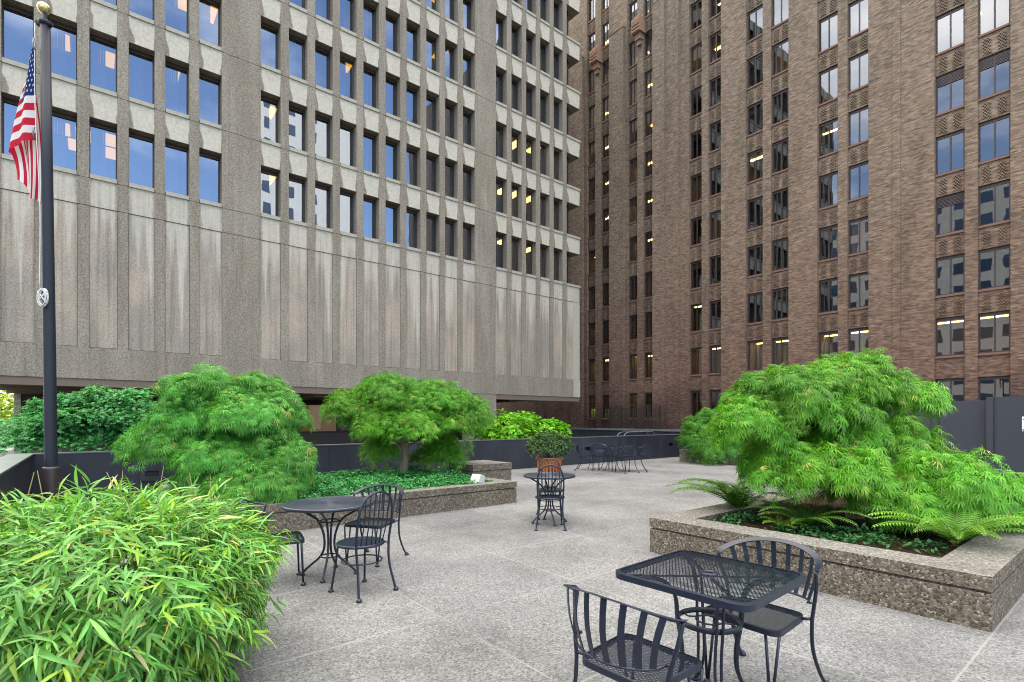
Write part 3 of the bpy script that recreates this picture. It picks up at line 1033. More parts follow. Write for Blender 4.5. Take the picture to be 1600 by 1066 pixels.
# flagpole ---------------------------------------------------------------
PB = at(-7.2, 8.2)
root = thing('flagpole', 'tall dark painted flagpole with a gold ball and a white halyard', 'flagpole', PB, VIEW_ROT)
POLEP = plain('navy_pole_paint', (.018, .022, .034), .5, 0, .3, vs=2)
m = MB()
LEAN = -.0135
zt = 7.73
m.tube([(LEAN * (z - .8), 0, z) for z in (.0, .8, 3.5, 5.5, zt)], [.082, .082, .076, .071, .064], 24)
m.build('pole', POLEP, root)
m = MB(); m.lathe([(.112, 0), (.112, .80), (.106, .83), (.085, .84)], 28); m.build('base_collar', plain('bronze_collar', (.05, .04, .042), .45, .3), root)
tx = LEAN * (zt - .8)
m = MB(); m.lathe([(.0, 0), (.075, 0), (.085, .03), (.085, .06), (.0, .075)], 20, (tx, 0, zt)); m.box(tx - .13, tx + .1, -.035, .035, zt + .005, zt + .055); m.lathe([(.03, .06), (.022, .2)], 12, (tx, 0, zt)); m.build('truck', POLEP, root)
m = MB(); prof = [(.085 * math.sin(a * math.pi / 14), -.085 * math.cos(a * math.pi / 14)) for a in range(15)]
m.lathe(prof, 24, (tx - .02, 0, zt + .27)); m.build('ball', plain('gold_leaf', (.62, .5, .24), .25, .8), root)
ROPE = plain('white_rope', (.6, .6, .58), .7)
m = MB()
m.tube(smoothpath([(tx - .115, -.05, zt), (tx - .105, -.06, 6.5), (-.125, -.07, 5.2), (-.1, -.08, 4.6), (-.105, -.085, 3.6)], 8), .007, 6)
m.build('halyard', ROPE, root)
m = MB()
for i in range(9):
    a = (i - 4) * .16
    pts = [(.07 * math.cos(t) * math.cos(a) * .9 - .035 + .012 * (i % 3), -.1 - .012 * (i % 4), 3.45 + .125 * math.sin(t) + .03 * math.sin(a)) for t in [2 * math.pi * k / 20 for k in range(21)]]
    m.tube(pts, .0075, 6, cap=False)
m.tube([(-.12, -.12, 3.36), (.05, -.13, 3.56)], .011, 6); m.tube([(-.1, -.12, 3.55), (.04, -.13, 3.36)], .011, 6)
m.build('rope_coil', ROPE, root)
m = MB(); m.tube([(-.035, -.1, 3.33), (-.035, -.1, 3.57)], .014, 8); m.build('cleat', STEEL, root)
m = MB()
for z in (7.4, 6.02):
    m.tube([(tx - .12, -.06, z + .09), (tx - .13, -.07, z), (tx - .115, -.06, z - .09)], .012, 6)
m.build('snap_hook', STEEL, root)

# flag -------------------------------------------------------------------
FT = 7.45
FX = tx - .115
froot = thing('flag', 'limp stars and stripes flag hanging in folds from the flagpole', 'flag', PB, VIEW_ROT)


def fs(s, t):
    """cloth point: s along the fly, t down the hoist"""
    Xw = .10 + .31 * t
    dz = -.42 * (1 - t) ** 2 - .19 * t
    zf = -1.53 * t + dz
    if s <= .5:
        q = s / .5
        x = Xw * q ** 1.05
        z = -1.53 * t + dz * q ** 1.35
        y = -.02 - .075 * math.sin(q * math.pi * 1.0) * (.35 + .65 * t) + .03 * math.sin(q * 9.5 + t * 2.2) * (.3 + .7 * t) * min(1, q * 3)
    else:
        q = (s - .5) / .5
        xe = .02 + .3 * t
        ze = -2.5 + .36 * t ** 1.4 + .05 * math.sin(t * 9)
        e = q
        x = Xw + (xe - Xw) * (e * e * (3 - 2 * e)) - .04 * math.sin(q * math.pi) * (1 - t) + .03 * math.sin(t * 14) * e * .3
        roll = math.sin(min(1, q * 2.2) * math.pi / 2)
        z = zf + (ze - zf) * (q ** 1.12)
        y = .03 * roll * 1.6 + .05 * math.sin(t * 10.0 + q * 1.2) * (.3 + .7 * e) + .02
    return Vector((FX - .01 - x, y, FT + z))


m = MB()
NS, TT = 90, 13 * 5
for i in range(NS):
    for j in range(TT):
        s0, s1, t0, t1 = i / NS, (i + 1) / NS, j / TT, (j + 1) / TT
        canton = (s1 <= .4001) and (t1 <= 7 / 13 + 1e-6)
        mt = 2 if canton else (0 if (j // 5) % 2 == 0 else 1)
        m.quad([fs(s0, t0), fs(s0, t1), fs(s1, t1), fs(s1, t0)], mt, None, True)


def cloth(name, col):
    n = NT(name)
    f = n.noise(n.scale(n.obj, (30, 30, 30)), 1.0, 3)
    n.set(n.mix(f, tuple(c * .88 for c in col), col), .8, 0, .2)
    tl = n.n('BsdfTranslucent', Color=col)
    mx = n.n('MixShader', i0=.3, i1=n.b.outputs[0], i2=tl.outputs[0])
    n.put(n.out.inputs['Surface'], mx.outputs[0])
    return n.mat


CW = cloth('white_cloth', (.8, .8, .8))
fo = m.build('cloth', [cloth('red_cloth', (.56, .018, .05)), CW, cloth('blue_cloth', (.012, .035, .16))], froot)
wd = fo.modifiers.new('weld', 'WELD'); wd.merge_threshold = .0005
m = MB()
for r in range(9):
    nst = 6 if r % 2 == 0 else 5
    for c in range(nst):
        sc = .4 * ((c * 2 + 1 + (r % 2)) / 12)
        tc = (7 / 13) * ((r + 1) / 10)
        pts = []
        for k in range(10):
            an = math.pi / 2 + k * math.pi / 5
            rad = (.031 if k % 2 == 0 else .0125)
            # the cloth is gathered, so stars are drawn at their hanging width
            p = fs(max(.004, sc + rad * math.cos(an) / 2.4 * 1.5), tc - rad * math.sin(an) / 1.53)
            pts.append(p)
        for side in (-1, 1):
            cc = fs(sc, tc) + Vector((0, side * .006, 0))
            pp = [p + Vector((0, side * .006, 0)) for p in pts]
            for k in range(10):
                m.quad([cc, pp[k], pp[(k + 1) % 10]], 0)
m.build('stars', CW, froot)
# ------------------------------------------------------------------ wrought iron furniture
def rounded(hw0, hw1, y0, y1, r, n=5):
    """rounded trapezoid outline, half width hw0 at y0 and hw1 at y1"""
    cs = [(hw0, y0), (hw1, y1), (-hw1, y1), (-hw0, y0)]
    out = []
    for i in range(4):
        p = Vector((*cs[i], 0)); a = Vector((*cs[i - 1], 0)); b = Vector((*cs[(i + 1) % 4], 0))
        da, db = (a - p).normalized(), (b - p).normalized()
        for k in range(n + 1):
            t = k / n
            q = (p + da * r) * (1 - t) ** 2 + p * 2 * t * (1 - t) + (p + db * r) * t * t
            out.append((q.x, q.y))
    return out


def inside_span(poly, d, off):
    """clip the line {p: p.n = off} running along d with a convex polygon"""
    n = (-d[1], d[0])
    ts = []
    for i in range(len(poly)):
        a, b = poly[i], poly[(i + 1) % len(poly)]
        fa = a[0] * n[0] + a[1] * n[1] - off
        fb = b[0] * n[0] + b[1] * n[1] - off
        if (fa < 0) != (fb < 0):
            t = fa / (fa - fb)
            x, y = a[0] + (b[0] - a[0]) * t, a[1] + (b[1] - a[1]) * t
            ts.append(x * d[0] + y * d[1])
    return (min(ts), max(ts), n) if len(ts) >= 2 else None


def wire_mesh(m, poly, z, pitch, w, ang=30, th=.002):
    """expanded metal: two families of flat strands"""
    R_ = max(math.hypot(*p) for p in poly) + .1
    for sgn, dz in ((1, 0), (-1, th * 1.05)):
        a = R(ang) * sgn
        d = (math.cos(a), math.sin(a))
        k = -int(R_ / pitch)
        while k * pitch < R_:
            sp = inside_span(poly, d, k * pitch)
            if sp and sp[1] - sp[0] > .01:
                t0, t1, n = sp
                ox, oy = n[0] * k * pitch, n[1] * k * pitch
                p0 = (ox + d[0] * t0, oy + d[1] * t0); p1 = (ox + d[0] * t1, oy + d[1] * t1)
                hx, hy = n[0] * w / 2, n[1] * w / 2
                for zz, fl in ((z + dz + th, 0), (z + dz, 1)):
                    q = [(p0[0] - hx, p0[1] - hy, zz), (p1[0] - hx, p1[1] - hy, zz), (p1[0] + hx, p1[1] + hy, zz), (p0[0] + hx, p0[1] + hy, zz)]
                    m.quad(q if not fl else q[::-1])
            k += 1


def rim_loop(m, poly, z, h, t):
    pts = [(x, y, z) for x, y in poly]
    c = len(pts)
    for i in range(c):
        j = (i + 1) % c
        a, b = pts[i], pts[j]
        s = 1 - t
        ia, ib = (a[0] * s, a[1] * s), (b[0] * s, b[1] * s)
        m.quad([(a[0], a[1], z - h), (b[0], b[1], z - h), (b[0], b[1], z), (a[0], a[1], z)], 0, None, True)
        m.quad([(ib[0], ib[1], z - h), (ia[0], ia[1], z - h), (ia[0], ia[1], z), (ib[0], ib[1], z)], 0, None, True)
        m.quad([(a[0], a[1], z), (b[0], b[1], z), (ib[0], ib[1], z + .003), (ia[0], ia[1], z + .003)], 0, None, True)
        m.quad([(b[0], b[1], z - h), (a[0], a[1], z - h), (ia[0], ia[1], z - h), (ib[0], ib[1], z - h)], 0, None, True)


def foot(m, x, y):
    m.lathe([(.0, .0), (.024, .0), (.026, .008), (.02, .018), (.012, .03), (0, .032)], 12, (x, y, 0))


def barrel_chair(name, label, group, fine=True):
    """low curved-back chair with flat slats; faces +y, origin under the seat"""
    root = thing(name, label, 'chair', (0, 0, 0), 0, group)
    zs = .435
    poly = rounded(.2, .235, -.2, .22, .07)
    m = MB()
    rim_loop(m, poly, zs, .03, .045)
    m.build('seat_rim', IRON, root)
    m = MB()
    wire_mesh(m, [(x * .97, y * .97) for x, y in poly], zs - .006, .0165 if fine else .02, .0052 if fine else .009, 33)
    m.build('seat', IRON, root)
    # back: top rail sweeps round and dips at both ends
    N = 28
    pts, nrm = [], []
    for i in range(N + 1):
        a = math.pi * i / N
        x = -.295 * math.cos(a); y = -.09 - .225 * math.sin(a) ** .85; z = .72 + .088 * math.sin(a) ** 1.1
        pts.append((x, y, z)); nrm.append(Vector((math.cos(a) * .42, math.sin(a) * .42, .9)))
    m = MB(); m.ribbon(pts, nrm, .036, .007); m.build('top_rail', IRON, root)
    low = [(-.235 * math.cos(math.pi * i / 20), -.13 - .15 * math.sin(math.pi * i / 20), .525 - .015 * math.sin(math.pi * i / 20)) for i in range(21)]
    m = MB(); m.tube(low, .0065, 8); m.build('lower_rail', IRON, root)

    def on(path, f):
        k = f * (len(path) - 1); i = min(int(k), len(path) - 2); t = k - i
        return Vector(path[i]) * (1 - t) + Vector(path[i + 1]) * t
    for i in range(8):
        f = .14 + .72 * i / 7
        p1 = on(pts, f); p0 = on(low, f)
        mid = (p0 + p1) / 2 + Vector((0, -.02, 0))
        m = MB(); m.ribbon([p1, (p1 + mid) / 2 + Vector((0, -.004, 0)), mid, (p0 + mid) / 2 + Vector((0, -.004, 0)), p0], Vector((mid.x * 1.2, -.3, 0)).normalized(), .029, .005); m.build('slat', IRON, root)
    for s in (-1, 1):
        m = MB()
        m.tube(smoothpath([(s * .293, -.09, .72), (s * .285, -.12, .62), (s * .262, -.145, .5), (s * .25, -.15, .4), (s * .245, -.175, .25), (s * .25, -.25, .1), (s * .258, -.32, .008)], 5), .0105, 10)
        m.tube([(s * .2, -.13, .425), (s * .252, -.15, .43)], .009, 8)
        m.tube([(s * .235, -.13, .525), (s * .268, -.135, .53)], .0065, 8)
        foot(m, s * .258, -.325)
        m.build('rear_leg', IRON, root)
        m = MB()
        m.tube([(s * .15, .19, .41), (s * .185, .205, .012)], .0085, 8); m.tube([(s * .225, .19, .41), (s * .19, .205, .012)], .0085, 8)
        foot(m, s * .188, .206)
        m.build('front_leg', IRON, root)
    return root


def hoop_chair(name, label, group):
    """bistro chair, round seat, hooped back with upright rods; faces +y"""
    root = thing(name, label, 'chair', (0, 0, 0), 0, group)
    m = MB()
    m.lathe([(0, .447), (.05, .446), (.155, .448), (.16, .452), (.205, .452), (.215, .447), (.215, .428), (.2, .426), (.195, .438), (0, .438)], 36)
    m.build('seat', IRON, root)
    m = MB()
    hoop = smoothpath([(-.205, -.245, .008), (-.175, -.19, .25), (-.18, -.175, .45), (-.188, -.2, .62), (-.178, -.225, .76), (-.125, -.245, .88), (0, -.255, .925), (.125, -.245, .88), (.178, -.225, .76), (.188, -.2, .62), (.18, -.175, .45), (.175, -.19, .25), (.205, -.245, .008)], 6)
    m.tube(hoop, .0115, 10)
    for s in (-1, 1):
        foot(m, s * .205, -.247)
        m.tube([(s * .17, -.12, .435), (s * .182, -.18, .435)], .008, 8)
    m.build('back_hoop', IRON, root)
    for i in range(6):
        x = -.125 + .05 * i
        zt = .925 - .045 * (abs(x) / .125) ** 2.2
        m = MB(); m.tube(smoothpath([(x * .95, -.185 + abs(x) * .25, .44), (x, -.215, .65), (x, -.25 + abs(x) * .05, zt)], 4), .0058, 6); m.build('spindle', IRON, root)
    for s in (-1, 1):
        m = MB(); m.tube(smoothpath([(s * .15, .13, .43), (s * .162, .15, .25), (s * .185, .185, .008)], 5), .0105, 10); foot(m, s * .186, .187); m.build('front_leg', IRON, root)
    m = MB()
    m.tube([(.178 * math.cos(2 * math.pi * k / 40), -.02 + .178 * math.sin(2 * math.pi * k / 40), .285) for k in range(41)], .0065, 8, cap=False)
    m.build('stretcher_ring', IRON, root)
    return root


def round_table(name, label, rad):
    root = thing(name, label, 'table', (0, 0, 0), 0)
    m = MB()
    prof = [(.0, .724), (.022, .724)]
    r = .03
    while r < rad - .05:
        prof += [(r, .724), (r + .004, .7285), (r + .017, .7285), (r + .021, .724)]
        r += .0265
    prof += [(rad - .045, .724), (rad - .04, .731), (rad - .008, .731), (rad, .722), (rad, .7), (rad - .012, .697), (rad - .02, .712), (0, .714)]
    m.lathe(prof, 56)
    m.build('tabletop', IRON_SKY, root)
    for k in range(4):
        a = math.pi / 2 * k + math.pi / 4
        c, s = math.cos(a), math.sin(a)
        pts = smoothpath([(c * q, s * q, z) for q, z in ((rad * .86, .705), (rad * .5, .625), (.12, .555), (.072, .46), (.05, .36), (.055, .26), (.095, .18), (.18, .105), (.245, .045), (.262, .008))], 5)
        m = MB(); m.tube(pts, .0115, 10); foot(m, c * .264, s * .264); m.build('leg', IRON, root)
    for rr, z in ((.092, .545), (.085, .19)):
        m = MB(); m.tube([(rr * math.cos(2 * math.pi * k / 32), rr * math.sin(2 * math.pi * k / 32), z) for k in range(33)], .0075, 8, cap=False); m.build('ring', IRON, root)
    return root


def square_table(name, label, side, fine=True):
    root = thing(name, label, 'table', (0, 0, 0), 0)
    h = side / 2
    z = .722
    poly = rounded(h, h, -h, h, .09, 7)
    m = MB(); rim_loop(m, poly, z, .032, .055); m.build('rim', IRON, root)
    m = MB(); wire_mesh(m, [(x * .955, y * .955) for x, y in poly], z - .006, .0175 if fine else .03, .0056 if fine else .014, 32); m.build('tabletop', IRON, root)
    m = MB()
    for a in (45, 135):
        c, s = math.cos(R(a)), math.sin(R(a))
        e = h * 1.25
        m.ribbon([(-c * e, -s * e, z - .02), (-c * .05, -s * .05, z - .02)], Vector((0, 0, 1)), .022, .005); m.ribbon([(c * .05, s * .05, z - .02), (c * e, s * e, z - .02)], Vector((0, 0, 1)), .022, .005)
    m.lathe([(.03, -.014), (.045, -.014), (.045, .006), (.03, .006)], 20, (0, 0, z), close=True)
    m.build('brace', IRON, root)
    k_ = side / .76
    for k in range(4):
        a = math.pi / 2 * k + math.pi / 4
        m = MB()
        for off in (-.016, .016):
            c, s = math.cos(a), math.sin(a)
            pts = smoothpath([(c * q - s * off * w, s * q + c * off * w, zz) for q, zz, w in ((.44 * k_, .695, 1), (.33 * k_, .692, 1), (.235, .665, 1), (.185, .59, 1), (.172, .46, 1), (.15, .33, 1), (.15, .2, 1), (.2, .08, .6), (.27, .01, .2))], 5)
            m.tube(pts, .0085, 8)
        foot(m, math.cos(a) * .272, math.sin(a) * .272)
        m.build('leg', IRON, root)
    m = MB()
    m.lathe([(.16, .445), (.166, .445), (.166, .475), (.16, .475)], 40, close=True)
    m.build('ring', IRON, root)
    m = MB()
    m.tube([(.07 * math.cos(2 * math.pi * k / 24), .07 * math.sin(2 * math.pi * k / 24), .462) for k in range(25)], .005, 6, cap=False)
    for a in (0, 90, 180, 270):
        c, s = math.cos(R(a)), math.sin(R(a))
        m.tube(smoothpath([(c * .07, s * .07, .462), (c * .11 - s * .03, s * .11 + c * .03, .462), (c * .16, s * .16, .462)], 4), .005, 6)
    m.build('scroll', IRON, root)
    return root


def face(o, lat, dep, tlat, tdep):
    """stand o at a place and turn its front (+y) towards a target"""
    p, q = at(lat, dep), at(tlat, tdep)
    o.location = (p.x, p.y, 0.002)
    d = q - p
    o.rotation_euler = (0, 0, math.atan2(d.y, d.x) - math.pi / 2)
    return o


def stand(o, lat, dep, rz=0.0):
    p = at(lat, dep)
    o.location = (p.x, p.y, .002); o.rotation_euler = (0, 0, rz)
    return o


GN = 'chairs at the nearest square table'
GL = 'chairs at the left round table'
GM = 'chairs at the middle round table'
GF = 'chairs round the far square table'
# nearest table
sq = stand(square_table('square_table', 'black square mesh topped table in the foreground with a ring between its legs', .77), 1.09, 2.90, R(3))
bc = barrel_chair('slat_chair', 'black slat backed chair in the foreground turned with its back to us', GN)
face(bc, .595, 2.49, 1.09, 2.93)
c2 = copy_tree(bc); c2['label'] = 'black slat backed chair between the mesh table and the large fern planter'
face(c2, 1.44, 3.10, .93, 2.70)
# left table
stand(round_table('round_table', 'black round table with ringed top beside the left planter', .445), -1.85, 5.32, R(12))
hc = hoop_chair('hoop_chair', 'black hoop backed chair with round seat at the near side of the left round table', GL)
face(hc, -1.39, 4.82, -1.9, 5.2)
c3 = copy_tree(bc); c3['label'] = 'black slat backed chair between the left round table and the planter wall'; c3['group'] = GL
face(c3, -1.56, 5.85, -1.72, 5.3)
c4 = copy_tree(bc); c4['label'] = 'black slat backed chair half hidden behind the bamboo leaves'; c4['group'] = GL
face(c4, -2.25, 5.05, -1.55, 5.42)
# middle table
stand(round_table('round_table', 'black round table standing alone in front of the orange tub', .395), .57, 8.0, R(20))
c5 = copy_tree(hc); c5['label'] = 'black hoop backed chair on the near side of the middle round table'; c5['group'] = GM
face(c5, .555, 7.66, .58, 8.3)
c6 = copy_tree(hc); c6['label'] = 'black hoop backed chair on the far side of the middle round table before the tub'; c6['group'] = GM
face(c6, .61, 8.42, .58, 7.9)
# far table
stand(square_table('square_table', 'far black square table near the black parapet with four chairs', .98, False), 3.08, 16.1, VIEW_ROT + R(34))
far = barrel_chair('slat_chair', 'far black slat chair on the left of the parapet table', GF, False)
face(far, 2.33, 16.4, 3.0, 16.2)
for lab, la, de in (('far black slat chair between the parapet table and the black wall', 2.82, 16.75), ('far black slat chair on the open near side of the parapet table', 3.36, 15.62), ('far black slat chair on the right of the parapet table', 3.78, 16.0)):
    c = copy_tree(far); c['label'] = lab
    face(c, la, de, 3.08, 16.15)
# ------------------------------------------------------------------ plants
def unit(a):
    return a / np.maximum(np.linalg.norm(a, axis=-1, keepdims=True), 1e-9)


def place_leaves(T, faces, P, A, Nn, size, tint, jitter=.0):
    """copy the leaf template T (k,3: along, across, up) to every P with axis A and normal Nn"""
    A = unit(A)
    B = unit(np.cross(Nn, A))
    C = np.cross(A, B)
    k = len(T)
    V = P[:, None, :] + size[:, None, None] * (T[None, :, 0:1] * A[:, None, :] + T[None, :, 1:2] * B[:, None, :] + T[None, :, 2:3] * C[:, None, :])
    n = len(P)
    F = (faces[None] + (np.arange(n) * k)[:, None, None]).reshape(-1, faces.shape[1])
    col = np.repeat(tint, k, axis=0)
    return V.reshape(-1, 3), F, col


def palmate(lobes, spread, width, droop, short=.4):
    T, F = [], []
    for i in range(lobes):
        th = R(-spread + 2 * spread * i / (lobes - 1))
        l = 1 - short * abs(th) / R(spread)
        d = (math.cos(th), math.sin(th)); s = (-d[1], d[0])
        b = len(T)
        T += [(0, 0, 0), (d[0] * l * .42 + s[0] * width / 2, d[1] * l * .42 + s[1] * width / 2, -.10 * droop * l + .03), (d[0] * l, d[1] * l, -droop * l), (d[0] * l * .42 - s[0] * width / 2, d[1] * l * .42 - s[1] * width / 2, -.10 * droop * l)]
        F.append((b, b + 1, b + 2, b + 3))
    return np.array(T), np.array(F)


def tint_mix(n, a, b, rn, c=None, pc=.0):
    t = rn.random((n, 1)) * .7 + .15
    out = np.array(a) * (1 - t) + np.array(b) * t
    out *= rn.uniform(.8, 1.2, (n, 1))
    if c is not None:
        k = rn.random(n) < pc
        out[k] = np.array(c) * rn.uniform(.8, 1.2, (k.sum(), 1))
    return out


def crown(pads, T, F, n_per_m2, tuft_r, leaf, c0, c1, c2=None, pc=.0, seed=1, droop=.75, flat=.0, shrink=.9, under=.05, fill=.16):
    rn = np.random.default_rng(seed)
    PP, AA, NN, SS, CC = [], [], [], [], []
    for (cx, cy, cz, rx, ry, rz) in pads:
        rx, ry, rz = rx * shrink, ry * shrink, rz * shrink
        area = 2 * math.pi * ((rx * ry) ** .8 + (rx * rz) ** .8 + (ry * rz) ** .8) / 3 * 1.25
        nt = max(6, int(area / (tuft_r ** 2 * 1.5)))
        cph = rn.uniform(-under, 1, nt); th = rn.uniform(0, 2 * math.pi, nt)
        sph = np.sqrt(1 - np.clip(cph, -1, 1) ** 2)
        U = np.stack([sph * np.cos(th), sph * np.sin(th), cph], 1)
        rad = rn.uniform(.8, 1.12, (nt, 1)) * (1 + .1 * np.sin(th * 5 + cx * 9)[:, None] * sph[:, None] + .08 * np.sin(th * 3 + cph * 6 + cy * 7)[:, None])
        C = np.array([cx, cy, cz]) + U * np.array([rx, ry, rz]) * rad
        N = unit(U / np.array([rx, ry, rz]))
        per = max(5, int(n_per_m2 * area / nt))
        tr = tuft_r * rn.choice([.6, .85, 1.1, 1.5], nt, p=[.25, .35, .28, .12])
        tone = rn.uniform(.82, 1.18, nt)
        hue = rn.random(nt)
        tone = tone * rn.uniform(.8, 1.16)
        hue = hue * .6 + rn.random() * .4
        idx = np.repeat(np.arange(nt), per)
        m = len(idx)
        # offsets in the tuft's tangent plane
        n_ = unit(N[idx] + np.array([0, 0, .55]))
        ref = np.where(np.abs(n_[:, 2:3]) < .9, np.array([[0, 0, 1.0]]), np.array([[1.0, 0, 0]]))
        t1 = unit(np.cross(ref, n_)); t2 = np.cross(n_, t1)
        q = np.sqrt(rn.random(m)); an = rn.uniform(0, 2 * math.pi, m)
        off = (t1 * np.cos(an)[:, None] + t2 * np.sin(an)[:, None]) * (q * tr[idx])[:, None]
        hgt = (1 - q ** 2) * .42 * tr[idx] + rn.normal(0, .018, m)
        P = C[idx] + off + n_ * hgt[:, None] - np.array([0, 0, 1.0]) * (q ** 2 * tr[idx] * .45)[:, None]
        A = unit(off) * .62 + N[idx] * .42 + np.array([0, 0, -1.0]) * (droop * (.35 + .65 * q))[:, None] + rn.normal(0, .28, (m, 3))
        Nl = n_ + np.array([0, 0, .7]) + rn.normal(0, .25, (m, 3))
        if flat:
            A[:, 2] *= (1 - flat)
        cc = tint_mix(m, c0, c1, rn, c2, pc) * tone[idx][:, None]
        cc = cc * (1 + (hue[idx][:, None] - .5) * np.array([.5, .12, .0]))
        PP.append(P); AA.append(A); NN.append(Nl); SS.append(leaf * rn.uniform(.7, 1.25, m)); CC.append(cc)
        # inner leaves close the crown
        k = int(m * fill)
        d = unit(rn.normal(0, 1, (k, 3))); d[:, 2] = np.abs(d[:, 2]) * .9 - .1
        P = np.array([cx, cy, cz]) + d * np.array([rx, ry, rz]) * rn.uniform(.45, .85, (k, 1))
        PP.append(P); AA.append(d + np.array([0, 0, -.6]) + rn.normal(0, .3, (k, 3))); NN.append(d + np.array([0, 0, .6])); SS.append(leaf * rn.uniform(.9, 1.4, k)); CC.append(tint_mix(k, c0, c1, rn))
    P = np.concatenate(PP); A = np.concatenate(AA); N = np.concatenate(NN); S = np.concatenate(SS); C = np.concatenate(CC)
    return place_leaves(T, F, P, A, N, S, C)


LACE_T, LACE_F = palmate(7, 95, .075, .42)
BROAD_T, BROAD_F = palmate(5, 80, .34, .22, .45)


def tree(name, label, cat, lat, dep, z, pads, limbs, trunk, T, F, mat, **kw):
    p = at(lat, dep, z)
    root = thing(name, label, cat, p, VIEW_ROT)
    V, Fc, col = crown(pads, T, F, **kw)
    array_mesh('crown', V, Fc, mat, root, col)
    m = MB()
    for pts, r0, r1 in trunk:
        q = smoothpath(pts, 6)
        m.tube(q, [r0 + (r1 - r0) * i / (len(q) - 1) for i in range(len(q))], 12)
    m.build('trunk', BARK, root)
    for pts, r0, r1 in limbs:
        q = smoothpath(pts, 5)
        m = MB(); m.tube(q, [r0 + (r1 - r0) * i / (len(q) - 1) for i in range(len(q))], 8)
        m.build('limb', BARK, root)
    return root


G0, G1, GY = (.055, .225, .014), (.21, .52, .036), (.5, .45, .13)
# the biggest, in the right planter
P5 = [(-0.88, -0.17, 1.29, 0.82, 0.70, 0.59), (-1.48, -0.37, 1.10, 0.38, 0.34, 0.36), (-0.18, 0.03, 1.59, 0.68, 0.55, 0.39), (0.13, 0.13, 1.82, 0.29, 0.26, 0.25), (0.62, -0.17, 1.43, 0.34, 0.29, 0.24), (0.44, -0.07, 1.59, 0.33, 0.27, 0.21), (0.31, -0.17, 0.83, 0.55, 0.44, 0.41), (-0.27, -0.27, 0.98, 0.45, 0.36, 0.25),
      (-1.12, -0.47, 0.63, 0.43, 0.37, 0.33), (-0.68, -0.67, 0.6, 0.59, 0.47, 0.36), (-0.23, -0.77, 0.43, 0.41, 0.33, 0.32), (0.40, -0.97, 0.39, 0.55, 0.46, 0.49), (0.03, -1.0, 0.27, 0.39, 0.31, 0.26), (0.93, -0.87, 0.27, 0.40, 0.32, 0.31), (1.48, -0.67, 0.38, 0.29, 0.23, 0.22), (-0.2, 0.53, 0.5, 0.8, 0.55, 0.45), (-0.18, 0.43, 0.95, 0.94, 0.56, 0.34)]
tree('lace_leaf_maple', 'biggest bright green lace leaf maple spreading in lobes over the fern planter', 'tree', 4.28, 6.57, .33, P5,
     [([(0, 0, .5), (-.3, .0, .85), (-.9, -.1, 1.2)], .05, .015), ([(0, 0, .55), (.3, .05, 1.0), (.7, .05, 1.45)], .045, .014), ([(.03, 0, .3), (.3, -.4, .5), (.6, -.8, .65)], .045, .014), ([(-.05, 0, .3), (-.4, -.3, .5), (-.8, -.55, .7)], .045, .014), ([(0, 0, .6), (.05, .1, 1.2), (.2, .1, 1.8)], .05, .012)],
     [([(0, 0, -.08), (.03, .02, .2), (-.02, 0, .4), (0, 0, .62)], .1, .065)], LACE_T, LACE_F, LEAF_LACE,
     n_per_m2=1350, tuft_r=.15, leaf=.108, c0=G0, c1=G1, c2=GY, pc=.018, seed=5)
# mound in the left planter
P1 = [(-0.07, 0.03, 1.63, 0.75, 0.67, 0.44), (0.62, 0.03, 1.58, 0.46, 0.41, 0.37), (-0.25, -0.27, 1.17, 0.58, 0.52, 0.38), (0.68, -0.37, 1.22, 0.63, 0.57, 0.40), (1.06, -0.07, 1.24, 0.37, 0.37, 0.46), (-0.96, -0.17, 0.73, 0.43, 0.43, 0.40), (-0.40, -0.47, 0.83, 0.47, 0.42, 0.43),
      (0.32, -0.57, 0.59, 0.62, 0.55, 0.39), (1.14, -0.47, 0.63, 0.51, 0.46, 0.44), (0.18, -0.67, 0.19, 0.46, 0.41, 0.42), (0.99, -0.77, 0.18, 0.64, 0.57, 0.43), (1.35, -0.47, 0.34, 0.31, 0.31, 0.44), (0.03, 0.33, 0.65, 1.07, 0.64, 0.86)]
tree('lace_leaf_maple', 'dense mounded green lace leaf maple reaching down to the ivy beside the flagpole', 'tree', -4.75, 8.47, .34, P1,
     [([(0, 0, .5), (-.4, -.1, 1.0), (-.6, -.2, 1.5)], .05, .015), ([(0, 0, .5), (.5, -.1, 1.0), (.8, -.2, 1.5)], .05, .015), ([(0, 0, .4), (.4, -.4, .6), (.8, -.6, .6)], .04, .012)],
     [([(0, 0, -.08), (.03, .02, .3), (0, 0, .7)], .09, .06)], LACE_T, LACE_F, LEAF_LACE,
     n_per_m2=1050, tuft_r=.16, leaf=.112, c0=(.055, .25, .035), c1=(.17, .5, .07), c2=GY, pc=.015, seed=8)
